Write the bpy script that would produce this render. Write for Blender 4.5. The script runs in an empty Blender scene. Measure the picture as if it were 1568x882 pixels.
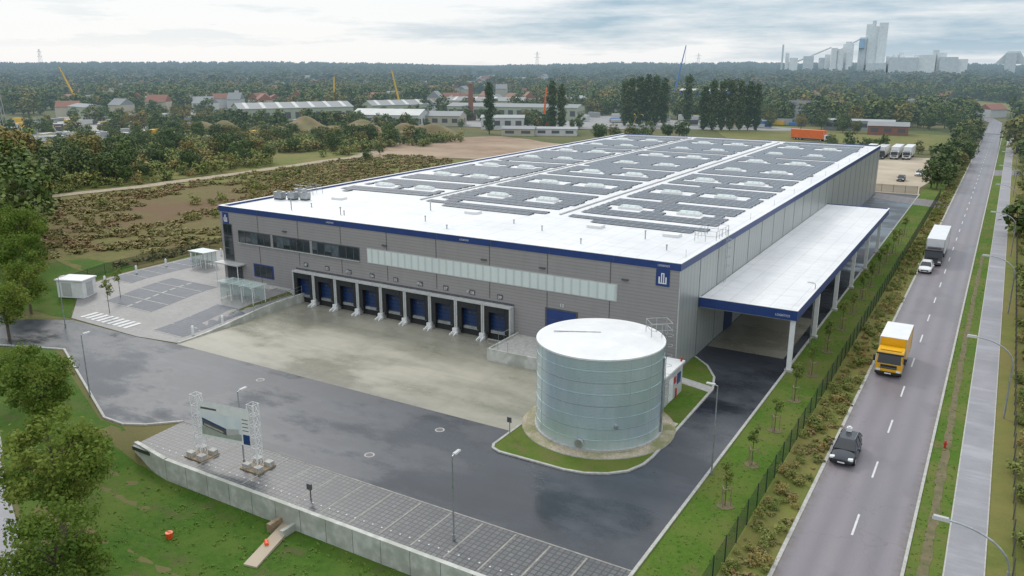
import bpy, math, random
import numpy as np
from mathutils import Vector, Matrix
random.seed(7); rng=np.random.default_rng(7)
sc=bpy.context.scene
sc.view_settings.view_transform='Standard'; sc.view_settings.look='None'; sc.view_settings.exposure=0
COL=sc.collection
# ------------------------------------------------------------------ materials
def newmat(name):
    m=bpy.data.materials.new(name); m.use_nodes=True
    nt=m.node_tree; nt.nodes.clear()
    return m,nt,nt.nodes,nt.links
def mixc(nt,fac,a,b,mode='MIX'):
    n=nt.nodes.new('ShaderNodeMix'); n.data_type='RGBA'; n.blend_type=mode
    for i,v in ((0,fac),(6,a),(7,b)):
        if isinstance(v,bpy.types.NodeSocket): nt.links.new(v,n.inputs[i])
        else:
            if i==0: n.inputs[0].default_value=v
            else: n.inputs[i].default_value=(v[0],v[1],v[2],1)
    return n.outputs[2]
def mth(nt,op,a,b=None,c=None,clamp=False):
    n=nt.nodes.new('ShaderNodeMath'); n.operation=op; n.use_clamp=clamp
    for i,v in enumerate((a,b,c)):
        if v is None: continue
        if isinstance(v,bpy.types.NodeSocket): nt.links.new(v,n.inputs[i])
        else: n.inputs[i].default_value=v
    return n.outputs[0]
def mrange(nt,v,a,b,c=0,d=1):
    n=nt.nodes.new('ShaderNodeMapRange'); nt.links.new(v,n.inputs[0])
    for i,x in zip((1,2,3,4),(a,b,c,d)): n.inputs[i].default_value=x
    return n.outputs[0]
def pos(nt): return nt.nodes.new('ShaderNodeNewGeometry').outputs['Position']
def sep(nt,v):
    s=nt.nodes.new('ShaderNodeSeparateXYZ'); nt.links.new(v,s.inputs[0]); return s.outputs
def noise(nt,vec,scale,detail=5,rough=.55,sv=None):
    if sv:
        mp=nt.nodes.new('ShaderNodeMapping'); mp.inputs['Scale'].default_value=sv; nt.links.new(vec,mp.inputs[0]); vec=mp.outputs[0]
    n=nt.nodes.new('ShaderNodeTexNoise'); n.inputs['Scale'].default_value=scale; n.inputs['Detail'].default_value=detail; n.inputs['Roughness'].default_value=rough
    nt.links.new(vec,n.inputs['Vector']); return n.outputs['Fac']
def finish(nt,sh,haze):
    out=nt.nodes.new('ShaderNodeOutputMaterial')
    if haze:  # aerial haze painted into the material: emission mixed in by distance from origin
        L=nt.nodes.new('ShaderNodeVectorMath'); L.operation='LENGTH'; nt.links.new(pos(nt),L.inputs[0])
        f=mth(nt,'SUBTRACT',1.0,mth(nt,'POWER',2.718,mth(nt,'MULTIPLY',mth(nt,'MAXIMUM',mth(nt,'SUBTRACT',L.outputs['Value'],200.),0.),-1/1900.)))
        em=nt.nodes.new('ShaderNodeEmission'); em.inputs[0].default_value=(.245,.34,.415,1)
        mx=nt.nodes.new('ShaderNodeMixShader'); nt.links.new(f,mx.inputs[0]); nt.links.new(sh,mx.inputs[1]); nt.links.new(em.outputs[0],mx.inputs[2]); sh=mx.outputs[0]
    nt.links.new(sh,out.inputs[0])
def bsdf(nt,col,rough=.6,metal=0,spec=.5,bump=None,bstr=.3,bdist=.05):
    b=nt.nodes.new('ShaderNodeBsdfPrincipled')
    for k,v in (('Base Color',col),('Roughness',rough),('Metallic',metal),('Specular IOR Level',spec)):
        if isinstance(v,bpy.types.NodeSocket): nt.links.new(v,b.inputs[k])
        elif k=='Base Color': b.inputs[k].default_value=(v[0],v[1],v[2],1)
        else: b.inputs[k].default_value=v
    if bump is not None:
        n=nt.nodes.new('ShaderNodeBump'); n.inputs['Strength'].default_value=bstr; n.inputs['Distance'].default_value=bdist
        nt.links.new(bump,n.inputs['Height']); nt.links.new(n.outputs[0],b.inputs['Normal'])
    return b.outputs[0]
def pm(name,c1,c2=None,scale=.5,rough=.7,metal=0,spec=.5,bump=0,bscale=20,haze=False,c3=None,s3=.05,lo=.35,hi=.65):
    m,nt,N,L=newmat(name); p=pos(nt)
    if c2 is None: c2=tuple(x*.86 for x in c1)
    f=mrange(nt,noise(nt,p,scale,4,.6),lo,hi)
    c=mixc(nt,f,c1,c2)
    if c3 is not None:
        c=mixc(nt,mrange(nt,noise(nt,p,s3,4,.6),.42,.62),c,c3)
    bn=noise(nt,p,bscale,3) if bump else None
    finish(nt,bsdf(nt,c,rough,metal,spec,bn,bump,.08),haze); return m
def asphalt(name,a,b,haze=False,rlo=.07,rhi=.46,lo=.46,hi=.57):
    m,nt,N,L=newmat(name); p=pos(nt)
    n1=noise(nt,p,.055,6,.62,(1,1.5,1)); n2=noise(nt,p,.5,5,.65); n3=noise(nt,p,22,2); n5=noise(nt,p,.35,5,.7,(.16,1,1))
    c=mixc(nt,mrange(nt,n2,.3,.7),a,b)
    c=mixc(nt,mrange(nt,n3,.3,.7,0,.35),c,tuple(x*1.7 for x in b))
    c=mixc(nt,mrange(nt,n5,.50,.70,0,.55),c,tuple(x*1.9 for x in b))
    w=mrange(nt,mth(nt,'ADD',mth(nt,'MULTIPLY',n1,.8),mth(nt,'MULTIPLY',n5,.2)),lo,hi)
    c=mixc(nt,mth(nt,'MULTIPLY',w,.65),c,tuple(x*.4 for x in a))
    r=mrange(nt,w,0,1,rhi,rlo)
    finish(nt,bsdf(nt,c,r,0,.55,n3,.08,.012),haze); return m
M_asph=asphalt('wet_asphalt',(.027,.031,.039),(.043,.049,.060))
M_walk=asphalt('walk_asphalt',(.19,.185,.20),(.25,.245,.26),False,.3,.6,.5,.75)
def roadm():
    m,nt,N,L=newmat('road_asphalt'); p=pos(nt); X=sep(nt,p)[0]
    n1=noise(nt,p,.3,5,.65,(1,.15,1)); n2=noise(nt,p,1.5,5,.7); n3=noise(nt,p,20,2)
    c=mixc(nt,mrange(nt,n1,.35,.65),(.215,.190,.205),(.16,.143,.157))
    c=mixc(nt,mrange(nt,n3,.3,.7,0,.35),c,(.28,.255,.265))
    tr=mth(nt,'ABSOLUTE',mth(nt,'SUBTRACT',mth(nt,'FRACT',mth(nt,'MULTIPLY',mth(nt,'ADD',X,8.5),1/1.66)),.5))
    c=mixc(nt,mrange(nt,tr,.08,.42,.0,.25),c,(.10,.092,.10))
    ed=mth(nt,'ABSOLUTE',mth(nt,'ADD',X,5.27))
    c=mixc(nt,mth(nt,'MULTIPLY',mrange(nt,ed,2.7,3.35,0,1),mrange(nt,n2,.4,.65,0,.8)),c,(.12,.09,.05))
    c=mixc(nt,mrange(nt,noise(nt,p,.12,4,.6,(1,.5,1)),.55,.6,0,.25),c,(.10,.092,.10))
    dn=N.new('ShaderNodeTexNoise'); dn.inputs['Scale'].default_value=.8; L.new(p,dn.inputs['Vector'])
    dv_=N.new('ShaderNodeVectorMath'); dv_.operation='MULTIPLY_ADD'; L.new(dn.outputs['Color'],dv_.inputs[0]); dv_.inputs[1].default_value=(2.5,2.5,0); L.new(p,dv_.inputs[2])
    ck=N.new('ShaderNodeTexVoronoi'); ck.feature='DISTANCE_TO_EDGE'; ck.inputs['Scale'].default_value=.16; L.new(dv_.outputs[0],ck.inputs['Vector'])
    c=mixc(nt,mrange(nt,ck.outputs['Distance'],.0,.007,.35,0),c,(.07,.063,.07))
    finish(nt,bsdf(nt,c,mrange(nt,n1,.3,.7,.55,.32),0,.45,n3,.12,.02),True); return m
M_road=roadm()
def concrete_yard():
    m,nt,N,L=newmat('yard_concrete'); p=pos(nt); S=sep(nt,p)
    n1=noise(nt,p,.075,6,.62,(1,2.0,1)); n2=noise(nt,p,.8,5,.7); n4=noise(nt,p,9,3); n5=noise(nt,p,.5,5,.7,(.12,1,1))
    c=mixc(nt,mrange(nt,n1,.36,.60),(.335,.315,.25),(.235,.225,.175))
    c=mixc(nt,mrange(nt,n2,.4,.75,0,.4),c,(.40,.38,.31))
    c=mixc(nt,mrange(nt,n5,.5,.72,0,.5),c,(.20,.19,.155))
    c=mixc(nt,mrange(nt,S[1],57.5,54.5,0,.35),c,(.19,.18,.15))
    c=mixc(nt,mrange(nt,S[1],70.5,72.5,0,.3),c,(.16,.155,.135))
    jx=mth(nt,'LESS_THAN',mth(nt,'ABSOLUTE',mth(nt,'SUBTRACT',mth(nt,'FRACT',mth(nt,'MULTIPLY',mth(nt,'ADD',S[0],200.),1/5.4)),.5)),.006)
    jy=mth(nt,'LESS_THAN',mth(nt,'ABSOLUTE',mth(nt,'SUBTRACT',mth(nt,'FRACT',mth(nt,'MULTIPLY',mth(nt,'ADD',S[1],-.5),1/4.9)),.5)),.006)
    c=mixc(nt,mth(nt,'MULTIPLY',mth(nt,'MAXIMUM',jx,jy),.3),c,(.13,.13,.10))
    finish(nt,bsdf(nt,c,mrange(nt,n1,.38,.6,.55,.2),0,.45,n4,.08,.02),False); return m
M_conc=concrete_yard()
def grid_pavers(name,c1,c2,joint,sx_,sy_,mort=.03,haze=False,rough=.6,var=.6):
    m,nt,N,L=newmat(name); p=pos(nt)
    b=N.new('ShaderNodeTexBrick'); L.new(p,b.inputs['Vector']); b.offset=.0 if mort>.03 else .5
    b.inputs['Scale'].default_value=1; b.inputs['Brick Width'].default_value=sx_; b.inputs['Row Height'].default_value=sy_; b.inputs['Mortar Size'].default_value=mort
    b.inputs['Color1'].default_value=(*c1,1); b.inputs['Color2'].default_value=(*c2,1); b.inputs['Mortar'].default_value=(*joint,1)
    c=mixc(nt,mrange(nt,noise(nt,p,.35,5,.65),.35,.7,0,var),b.outputs['Color'],tuple(x*.6 for x in c1))
    finish(nt,bsdf(nt,c,rough,0,.5,b.outputs['Fac'],.1,.01),haze); return m
M_strip=grid_pavers('grass_grid_pavers',(.095,.095,.105),(.13,.13,.14),(.036,.043,.032),.42,.42,.05,rough=.4)
M_pave=grid_pavers('light_pavers',(.30,.285,.275),(.245,.235,.23),(.17,.17,.165),.5,.25,.015)
M_bay=grid_pavers('dark_bay_pavers',(.10,.11,.14),(.13,.14,.17),(.07,.08,.07),.45,.45,.04)
M_kerb=pm('kerb_concrete',(.46,.45,.42),(.34,.33,.30),3,.8)
M_wallc=pm('retaining_concrete',(.55,.55,.51),(.42,.42,.38),1.2,.75,c3=(.36,.37,.32),s3=.6)
M_white=pm('white_paint',(.76,.76,.75),(.68,.68,.67),2,.5)
M_mark=pm('road_marking_white',(.70,.70,.68),(.45,.45,.45),6,.6)
M_grav=pm('pale_gravel',(.52,.45,.34),(.28,.24,.17),9,.9,bump=.6,bscale=14,c3=(.22,.22,.10),s3=.5)
def grass(name,a,b,c,haze=True,s1=2.2,s3=.12,bs=6,bump=.5,dirt=None,sd=.3):
    m,nt,N,L=newmat(name); p=pos(nt)
    cc=mixc(nt,mrange(nt,noise(nt,p,s1,5,.75),.32,.68),a,b)
    cc=mixc(nt,mrange(nt,noise(nt,p,s3,5,.65),.42,.62),cc,c)
    if dirt: cc=mixc(nt,mrange(nt,noise(nt,p,sd,5,.72),.54,.68,0,.8),cc,dirt)
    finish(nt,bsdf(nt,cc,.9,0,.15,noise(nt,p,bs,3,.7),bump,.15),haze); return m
M_lawn=grass('lawn',(.064,.135,.015),(.038,.088,.011),(.09,.135,.024),dirt=(.10,.095,.04),s3=.16)
M_verge=grass('verge_grass',(.088,.160,.018),(.055,.112,.014),(.125,.15,.034),dirt=(.16,.125,.06),sd=.45)
M_ground=grass('wild_ground',(.11,.13,.040),(.07,.09,.027),(.155,.135,.058),s1=.5,s3=.02)
M_meadow=grass('brown_meadow',(.175,.155,.055),(.10,.115,.034),(.15,.10,.055),s1=.7,s3=.03,bs=2.5,bump=.7,dirt=(.135,.082,.045),sd=.05)
M_meadow2=grass('green_meadow',(.175,.18,.045),(.11,.135,.034),(.20,.17,.062),s1=.4,s3=.04)
M_sand=pm('sandy_soil',(.31,.205,.13),(.22,.15,.095),.15,.95,haze=True,c3=(.36,.27,.185),s3=.03)
M_sand2=pm('pale_sand',(.48,.41,.31),(.38,.31,.23),.1,.95,haze=True)
M_dirt=pm('dirt_track',(.40,.33,.24),(.27,.21,.135),1.5,.95,haze=True)
M_soil=pm('dark_soil',(.17,.135,.075),(.10,.10,.04),1.2,.95,haze=True)
def foliage(name,dark,mid,lite,trans=.0,odd=None,haze=True):
    m,nt,N,L=newmat(name)
    at=N.new('ShaderNodeAttribute'); at.attribute_name='tone'
    oi=N.new('ShaderNodeObjectInfo')
    f=mth(nt,'ADD',mth(nt,'MULTIPLY',at.outputs['Fac'],.75),mth(nt,'MULTIPLY',oi.outputs['Random'],.35))
    cr=N.new('ShaderNodeValToRGB'); L.new(f,cr.inputs[0]); e=cr.color_ramp.elements
    e[0].position=.1; e[0].color=(*dark,1); e[1].position=.9; e[1].color=(*lite,1); x=e.new(.5); x.color=(*mid,1)
    c=cr.outputs[0]
    if odd: c=mixc(nt,mrange(nt,oi.outputs['Random'],.70,.95,0,.85),c,odd)
    sh=bsdf(nt,c,.75,0,.2)
    if trans:
        t=N.new('ShaderNodeBsdfTranslucent'); L.new(c,t.inputs[0])
        mx=N.new('ShaderNodeMixShader'); mx.inputs[0].default_value=trans; L.new(sh,mx.inputs[1]); L.new(t.outputs[0],mx.inputs[2]); sh=mx.outputs[0]
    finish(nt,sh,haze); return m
F_tree=foliage('leaves_near',(.055,.105,.015),(.13,.195,.028),(.23,.27,.055),.35)
F_dk=foliage('leaves_dark',(.038,.072,.018),(.08,.128,.03),(.14,.175,.045))
F_pop=foliage('leaves_poplar',(.032,.060,.018),(.06,.095,.026),(.10,.13,.04))
F_wood=foliage('leaves_woodland',(.048,.080,.024),(.095,.135,.038),(.165,.19,.054),odd=(.24,.18,.05))
F_far=foliage('leaves_far',(.05,.075,.035),(.08,.11,.045),(.13,.15,.058),odd=(.16,.135,.055))
F_shrub=foliage('leaves_shrub',(.085,.125,.028),(.165,.20,.048),(.27,.26,.08),odd=(.30,.22,.08))
F_tuft=foliage('dry_tufts',(.12,.12,.04),(.20,.18,.065),(.31,.255,.105),odd=(.21,.12,.06))
F_young=foliage('leaves_young',(.07,.12,.025),(.13,.18,.04),(.22,.24,.06),.3)
F_grass=foliage('grass_tufts_mat',(.055,.125,.013),(.095,.175,.022),(.16,.21,.045))
M_bark=pm('bark',(.13,.10,.07),(.08,.06,.045),6,.9,haze=True)
def ribbed(name,c,axis=2,period=.30,metal=.1,rough=.45,amp=.10,joint=None,haze=False):
    m,nt,N,L=newmat(name); p=pos(nt); S=sep(nt,p)
    fr=mth(nt,'FRACT',mth(nt,'MULTIPLY',mth(nt,'ADD',S[axis],500.),1/period))
    tri=mth(nt,'ABSOLUTE',mth(nt,'SUBTRACT',fr,.5))
    cc=mixc(nt,mrange(nt,tri,.30,.46,0,1),c,tuple(x*(1-amp*3) for x in c))
    cc=mixc(nt,mrange(nt,noise(nt,p,.25,5,.6,(1,1,2)),.3,.7,0,.25),cc,tuple(min(1,x*1.25) for x in c))
    cc=mixc(nt,mrange(nt,noise(nt,p,1.2,4,.6,(1,1,.12)),.5,.75,0,.25),cc,tuple(x*.7 for x in c))
    finish(nt,bsdf(nt,cc,rough,metal,.5,tri,.3,.03),haze); return m
M_fac=ribbed('grey_ribbed_cladding',(.285,.265,.26),2,.36,.0,.5,.06)
M_side=ribbed('silver_panel_cladding',(.40,.42,.41),1,1.02,.35,.38,.07)
M_blue=pm('blue_fascia',(.018,.050,.19),(.014,.04,.16),.8,.4)
M_door=ribbed('navy_dock_door',(.012,.036,.115),2,.5,.0,.4,.15)
M_black=pm('black_rubber',(.014,.015,.017),(.022,.023,.025),3,.65)
M_grey=pm('light_grey_steel',(.50,.50,.49),(.42,.42,.41),1,.45)
M_dgrey=pm('dark_grey_metal',(.10,.10,.105),(.07,.07,.075),2,.5)
M_galv=pm('galvanised_steel',(.45,.47,.48),(.32,.34,.35),2,.4,.7)
def roofmat():
    m,nt,N,L=newmat('white_roof_membrane'); p=pos(nt); S=sep(nt,p)
    c=mixc(nt,mrange(nt,noise(nt,p,.12,6,.65),.35,.7),(.76,.76,.76),(.63,.64,.65))
    c=mixc(nt,mrange(nt,noise(nt,p,1.1,5,.7,(.25,1,1)),.5,.8,0,.7),c,(.50,.50,.48))
    c=mixc(nt,mrange(nt,noise(nt,p,.5,5,.7,(1,.2,1)),.52,.8,0,.6),c,(.54,.54,.53))
    fj=mth(nt,'FRACT',mth(nt,'MULTIPLY',mth(nt,'ADD',S[0],500.),1/2.05))
    c=mixc(nt,mth(nt,'MULTIPLY',mth(nt,'LESS_THAN',fj,.045),.4),c,(.4,.4,.4))
    finish(nt,bsdf(nt,c,.5,0,.4),False); return m
M_roof=roofmat()
def pvmat():
    m,nt,N,L=newmat('solar_panel_glass'); p=pos(nt)
    b=N.new('ShaderNodeTexBrick'); L.new(p,b.inputs['Vector']); b.offset=0
    b.inputs['Scale'].default_value=1; b.inputs['Brick Width'].default_value=1.06; b.inputs['Row Height'].default_value=50; b.inputs['Mortar Size'].default_value=.035
    b.inputs['Color1'].default_value=(.030,.038,.056,1); b.inputs['Color2'].default_value=(.044,.052,.072,1); b.inputs['Mortar'].default_value=(.28,.29,.31,1)
    finish(nt,bsdf(nt,b.outputs['Color'],.25,.1,.5),False); return m
M_pv=pvmat()
def glassm(name,c=(.02,.03,.035),rough=.06):
    m,nt,N,L=newmat(name)
    finish(nt,bsdf(nt,c,rough,.0,.8),False); return m
M_glass=glassm('window_glass'); M_cglass=glassm('vehicle_glass',(.012,.014,.017),.05)
def clearglass():
    m,nt,N,L=newmat('clear_glass')
    t=N.new('ShaderNodeBsdfTransparent'); t.inputs[0].default_value=(.8,.88,.86,1)
    g=bsdf(nt,(.55,.65,.63),.1,0,.6); mx=N.new('ShaderNodeMixShader'); mx.inputs[0].default_value=.4
    L.new(t.outputs[0],mx.inputs[1]); L.new(g,mx.inputs[2]); finish(nt,mx.outputs[0],False); return m
M_clear=clearglass()
def fencem(name,c,op):
    m,nt,N,L=newmat(name)
    t=N.new('ShaderNodeBsdfTransparent'); g=bsdf(nt,c,.6); mx=N.new('ShaderNodeMixShader')
    fr=mth(nt,'FRACT',mth(nt,'MULTIPLY',sep(nt,pos(nt))[2],5.)); h=mth(nt,'LESS_THAN',fr,.12)
    f=mth(nt,'ADD',op,mth(nt,'MULTIPLY',h,.35)); L.new(f,mx.inputs[0])
    L.new(t.outputs[0],mx.inputs[1]); L.new(g,mx.inputs[2]); finish(nt,mx.outputs[0],False); return m
M_fence=fencem('green_mesh_fence',(.012,.035,.022),.45)
M_poly=ribbed('translucent_panel',(.62,.68,.65),0,1.0,.0,.3,.08)
def tankm():
    m,nt,N,L=newmat('corrugated_galvanised'); tc=N.new('ShaderNodeTexCoord'); p=tc.outputs['Object']; S=sep(nt,p)
    w=mth(nt,'SINE',mth(nt,'MULTIPLY',S[2],2*math.pi/.12))
    ang=mth(nt,'ARCTAN2',S[1],S[0])
    ai=mth(nt,'FLOOR',mth(nt,'MULTIPLY',ang,2.6)); zi=mth(nt,'FLOOR',mth(nt,'MULTIPLY',S[2],1/.975))
    cb=N.new('ShaderNodeCombineXYZ'); L.new(ai,cb.inputs[0]); L.new(zi,cb.inputs[1])
    wn=N.new('ShaderNodeTexWhiteNoise'); L.new(cb.outputs[0],wn.inputs['Vector'])
    c=mixc(nt,wn.outputs['Value'],(.55,.67,.71),(.61,.73,.77))
    c=mixc(nt,mrange(nt,noise(nt,p,1.2,6,.7,(1,1,.25)),.35,.7,0,.7),c,(.44,.56,.60))
    c=mixc(nt,mrange(nt,noise(nt,p,14,3,.7),.4,.7,0,.35),c,(.74,.83,.86))
    finish(nt,bsdf(nt,c,.30,.62,.6,w,.14,.02),False); return m
M_tank=tankm()
M_yel=pm('yellow_truck_paint',(.80,.42,.01),(.72,.38,.01),1,.3,spec=.6)
M_carp=pm('dark_car_paint',(.045,.05,.06),(.04,.044,.054),2,.18,.4,.7)
M_wcar=pm('white_vehicle_paint',(.76,.76,.76),(.70,.70,.70),1,.3)
M_tyre=pm('tyre_rubber',(.018,.018,.018),(.025,.025,.025),5,.85)
M_red=pm('red_paint',(.5,.03,.02),None,2,.45); M_org=pm('orange_paint',(.85,.16,.01),None,1,.5,haze=True)
M_oran=pm('orange_plastic',(.85,.10,.02),None,2,.45)
M_lampg=pm('lamp_lens',(.8,.8,.78),None,2,.3)
M_wood=pm('stake_wood',(.33,.25,.16),(.22,.16,.1),6,.8)
def fm(n,c,r=.7,haze=True): return pm(n,c,tuple(x*.88 for x in c),.2,r,haze=haze)
FB=dict(wh=fm('far_white',(.58,.58,.56)),gr=fm('far_green',(.38,.42,.30)),rf=fm('far_grey_roof',(.26,.27,.27)),rd=fm('far_red_roof',(.28,.11,.07)),
 br=fm('far_brick',(.25,.10,.06)),bl=fm('far_blue',(.05,.18,.5)),ye=fm('far_yellow',(.75,.45,.03)),dk=fm('far_dark',(.09,.09,.095)),cr=fm('far_cream',(.48,.44,.33)),
 cem=fm('cement_plant_white',(.74,.78,.79),.8,False),cem2=fm('cement_plant_grey',(.60,.655,.68),.8,False),cblue=fm('cement_plant_blue',(.36,.52,.68),.8,False),gy=fm('far_grey',(.36,.37,.37)))  # distance haze put into the cement plant's pale base colours, no emission mix
M_mound=pm('earth_mound_soil',(.14,.135,.048),(.23,.155,.08),.25,.95,haze=True)
# ------------------------------------------------------------------ mesh helper
class MB:
    def __init__(s): s.v=[];s.f=[];s.mi=[];s.m=[]
    def mat(s,m):
        if m not in s.m: s.m.append(m)
        return s.m.index(m)
    def add(s,vs,fs,m):
        b=len(s.v); i=s.mat(m); s.v+=[tuple(x) for x in vs]
        for f in fs: s.f.append(tuple(b+k for k in f)); s.mi.append(i)
    def box(s,x0,x1,y0,y1,z0,z1,m,mtx=None):
        vs=[(x,y,z) for z in (z0,z1) for y in (y0,y1) for x in (x0,x1)]
        if mtx is not None: vs=[mtx@Vector(v) for v in vs]
        s.add(vs,[(0,2,3,1),(4,5,7,6),(0,1,5,4),(2,6,7,3),(0,4,6,2),(1,3,7,5)],m)
    def hexa(s,b,t,m):
        s.add(list(b)+list(t),[(3,2,1,0),(4,5,6,7),(0,1,5,4),(1,2,6,5),(2,3,7,6),(3,0,4,7)],m)
    def quad(s,p,m): s.add(p,[tuple(range(len(p)))],m)
    def beam(s,a,b,r,m,n=6,r2=None):
        a=Vector(a);b=Vector(b);d=(b-a)
        if d.length<1e-6: return
        q=d.to_track_quat('Z','Y'); r2=r if r2 is None else r2
        vs=[]
        for p,rr in ((a,r),(b,r2)):
            for k in range(n):
                an=2*math.pi*k/n; vs.append(p+q@Vector((math.cos(an)*rr,math.sin(an)*rr,0)))
        fs=[(k,(k+1)%n,n+(k+1)%n,n+k) for k in range(n)]+[tuple(range(n-1,-1,-1)),tuple(range(n,2*n))]
        s.add(vs,fs,m)
    def prism(s,poly,z0,z1,m,ms=None):
        n=len(poly); s.add([(x,y,z1) for x,y in poly],[tuple(range(n))],m)
        s.add([(x,y,z0) for x,y in poly]+[(x,y,z1) for x,y in poly],[(k,(k+1)%n,n+(k+1)%n,n+k) for k in range(n)],ms or m)
    def build(s,name,parent=None,loc=None,smooth=False,bevel=0,rot=None):
        me=bpy.data.meshes.new(name); me.from_pydata(s.v,[],s.f)
        for m in s.m: me.materials.append(m)
        me.polygons.foreach_set('material_index',s.mi)
        if smooth: me.polygons.foreach_set('use_smooth',[True]*len(s.f))
        me.update()
        o=bpy.data.objects.new(name,me); COL.objects.link(o)
        if loc: o.location=loc
        if rot: o.rotation_euler=rot
        if parent: o.parent=parent
        if bevel:
            b=o.modifiers.new('b','BEVEL'); b.width=bevel; b.segments=2; b.limit_method='ANGLE'
        return o
def empty(name,loc=(0,0,0),rz=0):
    o=bpy.data.objects.new(name,None); COL.objects.link(o); o.location=loc; o.rotation_euler=(0,0,rz); o.empty_display_size=.5; return o
def sst(a,b,x):
    t=np.clip((x-a)/(b-a),0,1); return t*t*(3-2*t)
# ------------------------------------------------------------------ terrain
RX0,RY0=-58.5,26.8; rd=np.array([-.905,.425]); rd/=np.linalg.norm(rd); rn=np.array([rd[1],-rd[0]])
rn=-rn if (rn@np.array([20.,20.]))<0 else rn
def vn(x,y,s,seed):
    return (np.sin(x/s+seed)*np.cos(y/(s*1.3)+seed*2.1)+.5*np.sin(x/(s*.43)+y/(s*.61)+seed*3.3)+.25*np.sin(x/(s*.2)-y/(s*.27)+seed))/1.75
def hgt(x,y):
    x=np.asarray(x,float);y=np.asarray(y,float)
    d=(x-RX0)*rn[0]+(y-RY0)*rn[1]
    low=-1.65*sst(37.8,36.2,y)*sst(2,8,d)*sst(-63,-55,x)*sst(-10,-15,x)
    up=1.0*sst(56,70,y)*sst(-76.3,-79,x)*sst(300,150,y)*sst(-400,-200,x)
    D=np.hypot(x,y)
    az=np.degrees(np.arctan2(x,y))
    hill=sst(1100,3600,D)*(12+8*vn(az,D/400,6.,1.)+7*vn(az,az*0,9.,4.)+3*vn(az,az*0,2.5,7.))
    und=.35*vn(x,y,23,2.)*sst(110,190,-x)*sst(90,110,y)
    return low+up+hill+und
def axis(lo,a,b,hi,step,grow=1.13):
    c=list(np.arange(a,b+.01,step)); s=step;x=b
    while x<hi: s*=grow; x+=s; c.append(x)
    s=step;x=a
    while x>lo: s*=grow; x-=s; c.insert(0,x)
    return np.array(c)
def sheet(name,xs,ys,mat,off):
    X,Y=np.meshgrid(xs,ys); Z=hgt(X,Y)+off; nx,ny=len(xs),len(ys)
    v=np.stack([X.ravel(),Y.ravel(),Z.ravel()],1).tolist()
    f=[(j*nx+i,j*nx+i+1,(j+1)*nx+i+1,(j+1)*nx+i) for j in range(ny-1) for i in range(nx-1)]
    me=bpy.data.meshes.new(name); me.from_pydata(v,[],f); me.materials.append(mat); me.polygons.foreach_set('use_smooth',[True]*len(f)); me.update()
    o=bpy.data.objects.new(name,me); COL.objects.link(o); return o
sheet('ground',axis(-7000,-125,25,5000,1.5),axis(-250,12,125,7500,1.5),M_ground,-.02)
def patch(name,poly,mat,off,step=3.,rag=0.):
    import bmesh
    bm=bmesh.new(); pts=[]
    n=len(poly)
    for i in range(n):
        a=np.array(poly[i],float); b=np.array(poly[(i+1)%n],float); L=np.linalg.norm(b-a); k=max(1,int(L/step))
        for j in range(k):
            p=a+(b-a)*j/k
            if rag: p=p+rng.normal(0,rag,2)
            pts.append(p)
    vs=[bm.verts.new((p[0],p[1],0)) for p in pts]
    f=bm.faces.new(vs)
    if step<50:
        xs=[p[0] for p in pts]; ys=[p[1] for p in pts]
        for ax,lo,hi in ((0,min(xs),max(xs)),(1,min(ys),max(ys))):
            c=lo+step
            while c<hi:
                no=(1,0,0) if ax==0 else (0,1,0); co=(c,0,0) if ax==0 else (0,c,0)
                bmesh.ops.bisect_plane(bm,geom=bm.verts[:]+bm.edges[:]+bm.faces[:],plane_co=co,plane_no=no); c+=step
    for v in bm.verts: v.co.z=float(hgt(v.co.x,v.co.y))+off
    bmesh.ops.recalc_face_normals(bm,faces=bm.faces[:])
    for f in bm.faces:
        if f.normal.z<0: f.normal_flip()
    me=bpy.data.meshes.new(name); bm.to_mesh(me); bm.free(); me.materials.append(mat)
    o=bpy.data.objects.new(name,me); COL.objects.link(o); return o
patch('front_lawn',[(-95,41),(-86.5,46.6),(-64.6,37.9),(-61.5,38),(-57.8,36.3),(-16,36.3),(-16,10),(-35,10),(-40,19.5),(-58.5,27.2)],M_lawn,.004,2.)
patch('left_bank',[(-112,52),(-95,54),(-106.5,62),(-106.5,86),(-112,86),(-125,60)],M_lawn,.006,3.,.3)
patch('verge_lawn',[(-15.9,30),(-11.5,30),(-11.5,260),(-15.9,260)],M_verge,.010,10)
patch('roadside_wild_verge',[(-11.5,30),(-8.7,30),(-8.7,330),(-11.5,330)],M_meadow2,.012,10)
patch('road_verge',[(-1.9,20),(.35,20),(.35,420),(-1.9,420)],M_verge,.014,10)
patch('outer_verge',[(2.4,20),(60,20),(60,420),(2.4,420)],M_meadow2,.008,15)
patch('worn_path',[(-1.2,20),(-.6,20),(-.45,60),(-.65,100),(-.55,150),(-1.0,150),(-1.15,100),(-1.05,60)],M_soil,.03,.8,.06)
patch('brown_field',[(-108,66),(-140,72),(-182,92),(-178,205),(-150,215),(-96,260),(-91,212),(-91,86),(-107,86)],M_meadow,.02,6,.8)
patch('field_margin',[(-172,112),(-177,110),(-176,204),(-152,214),(-118,212),(-132,192),(-156,172)],M_meadow2,.05,5,1.2)
patch('green_strip',[(-108,88),(-114,88),(-132,140),(-130,178),(-118,178),(-116,140)],M_meadow2,.055,4,.8)
patch('sandy_field',[(-174,206),(-150,216),(-100,235),(-100,262),(-150,285),(-185,300),(-210,270),(-196,222)],M_sand,.08,8,1.5)
patch('scrubland',[(-186,92),(-300,60),(-330,280),(-215,270),(-198,222),(-181,205)],M_meadow2,.05,15,2)
patch('dirt_track',[(-182,90),(-178,120),(-177,160),(-177,200),(-186,222),(-190,220),(-181.5,200),(-181.5,160),(-182.5,120),(-186,90)],M_dirt,.12,6,.3)
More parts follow.
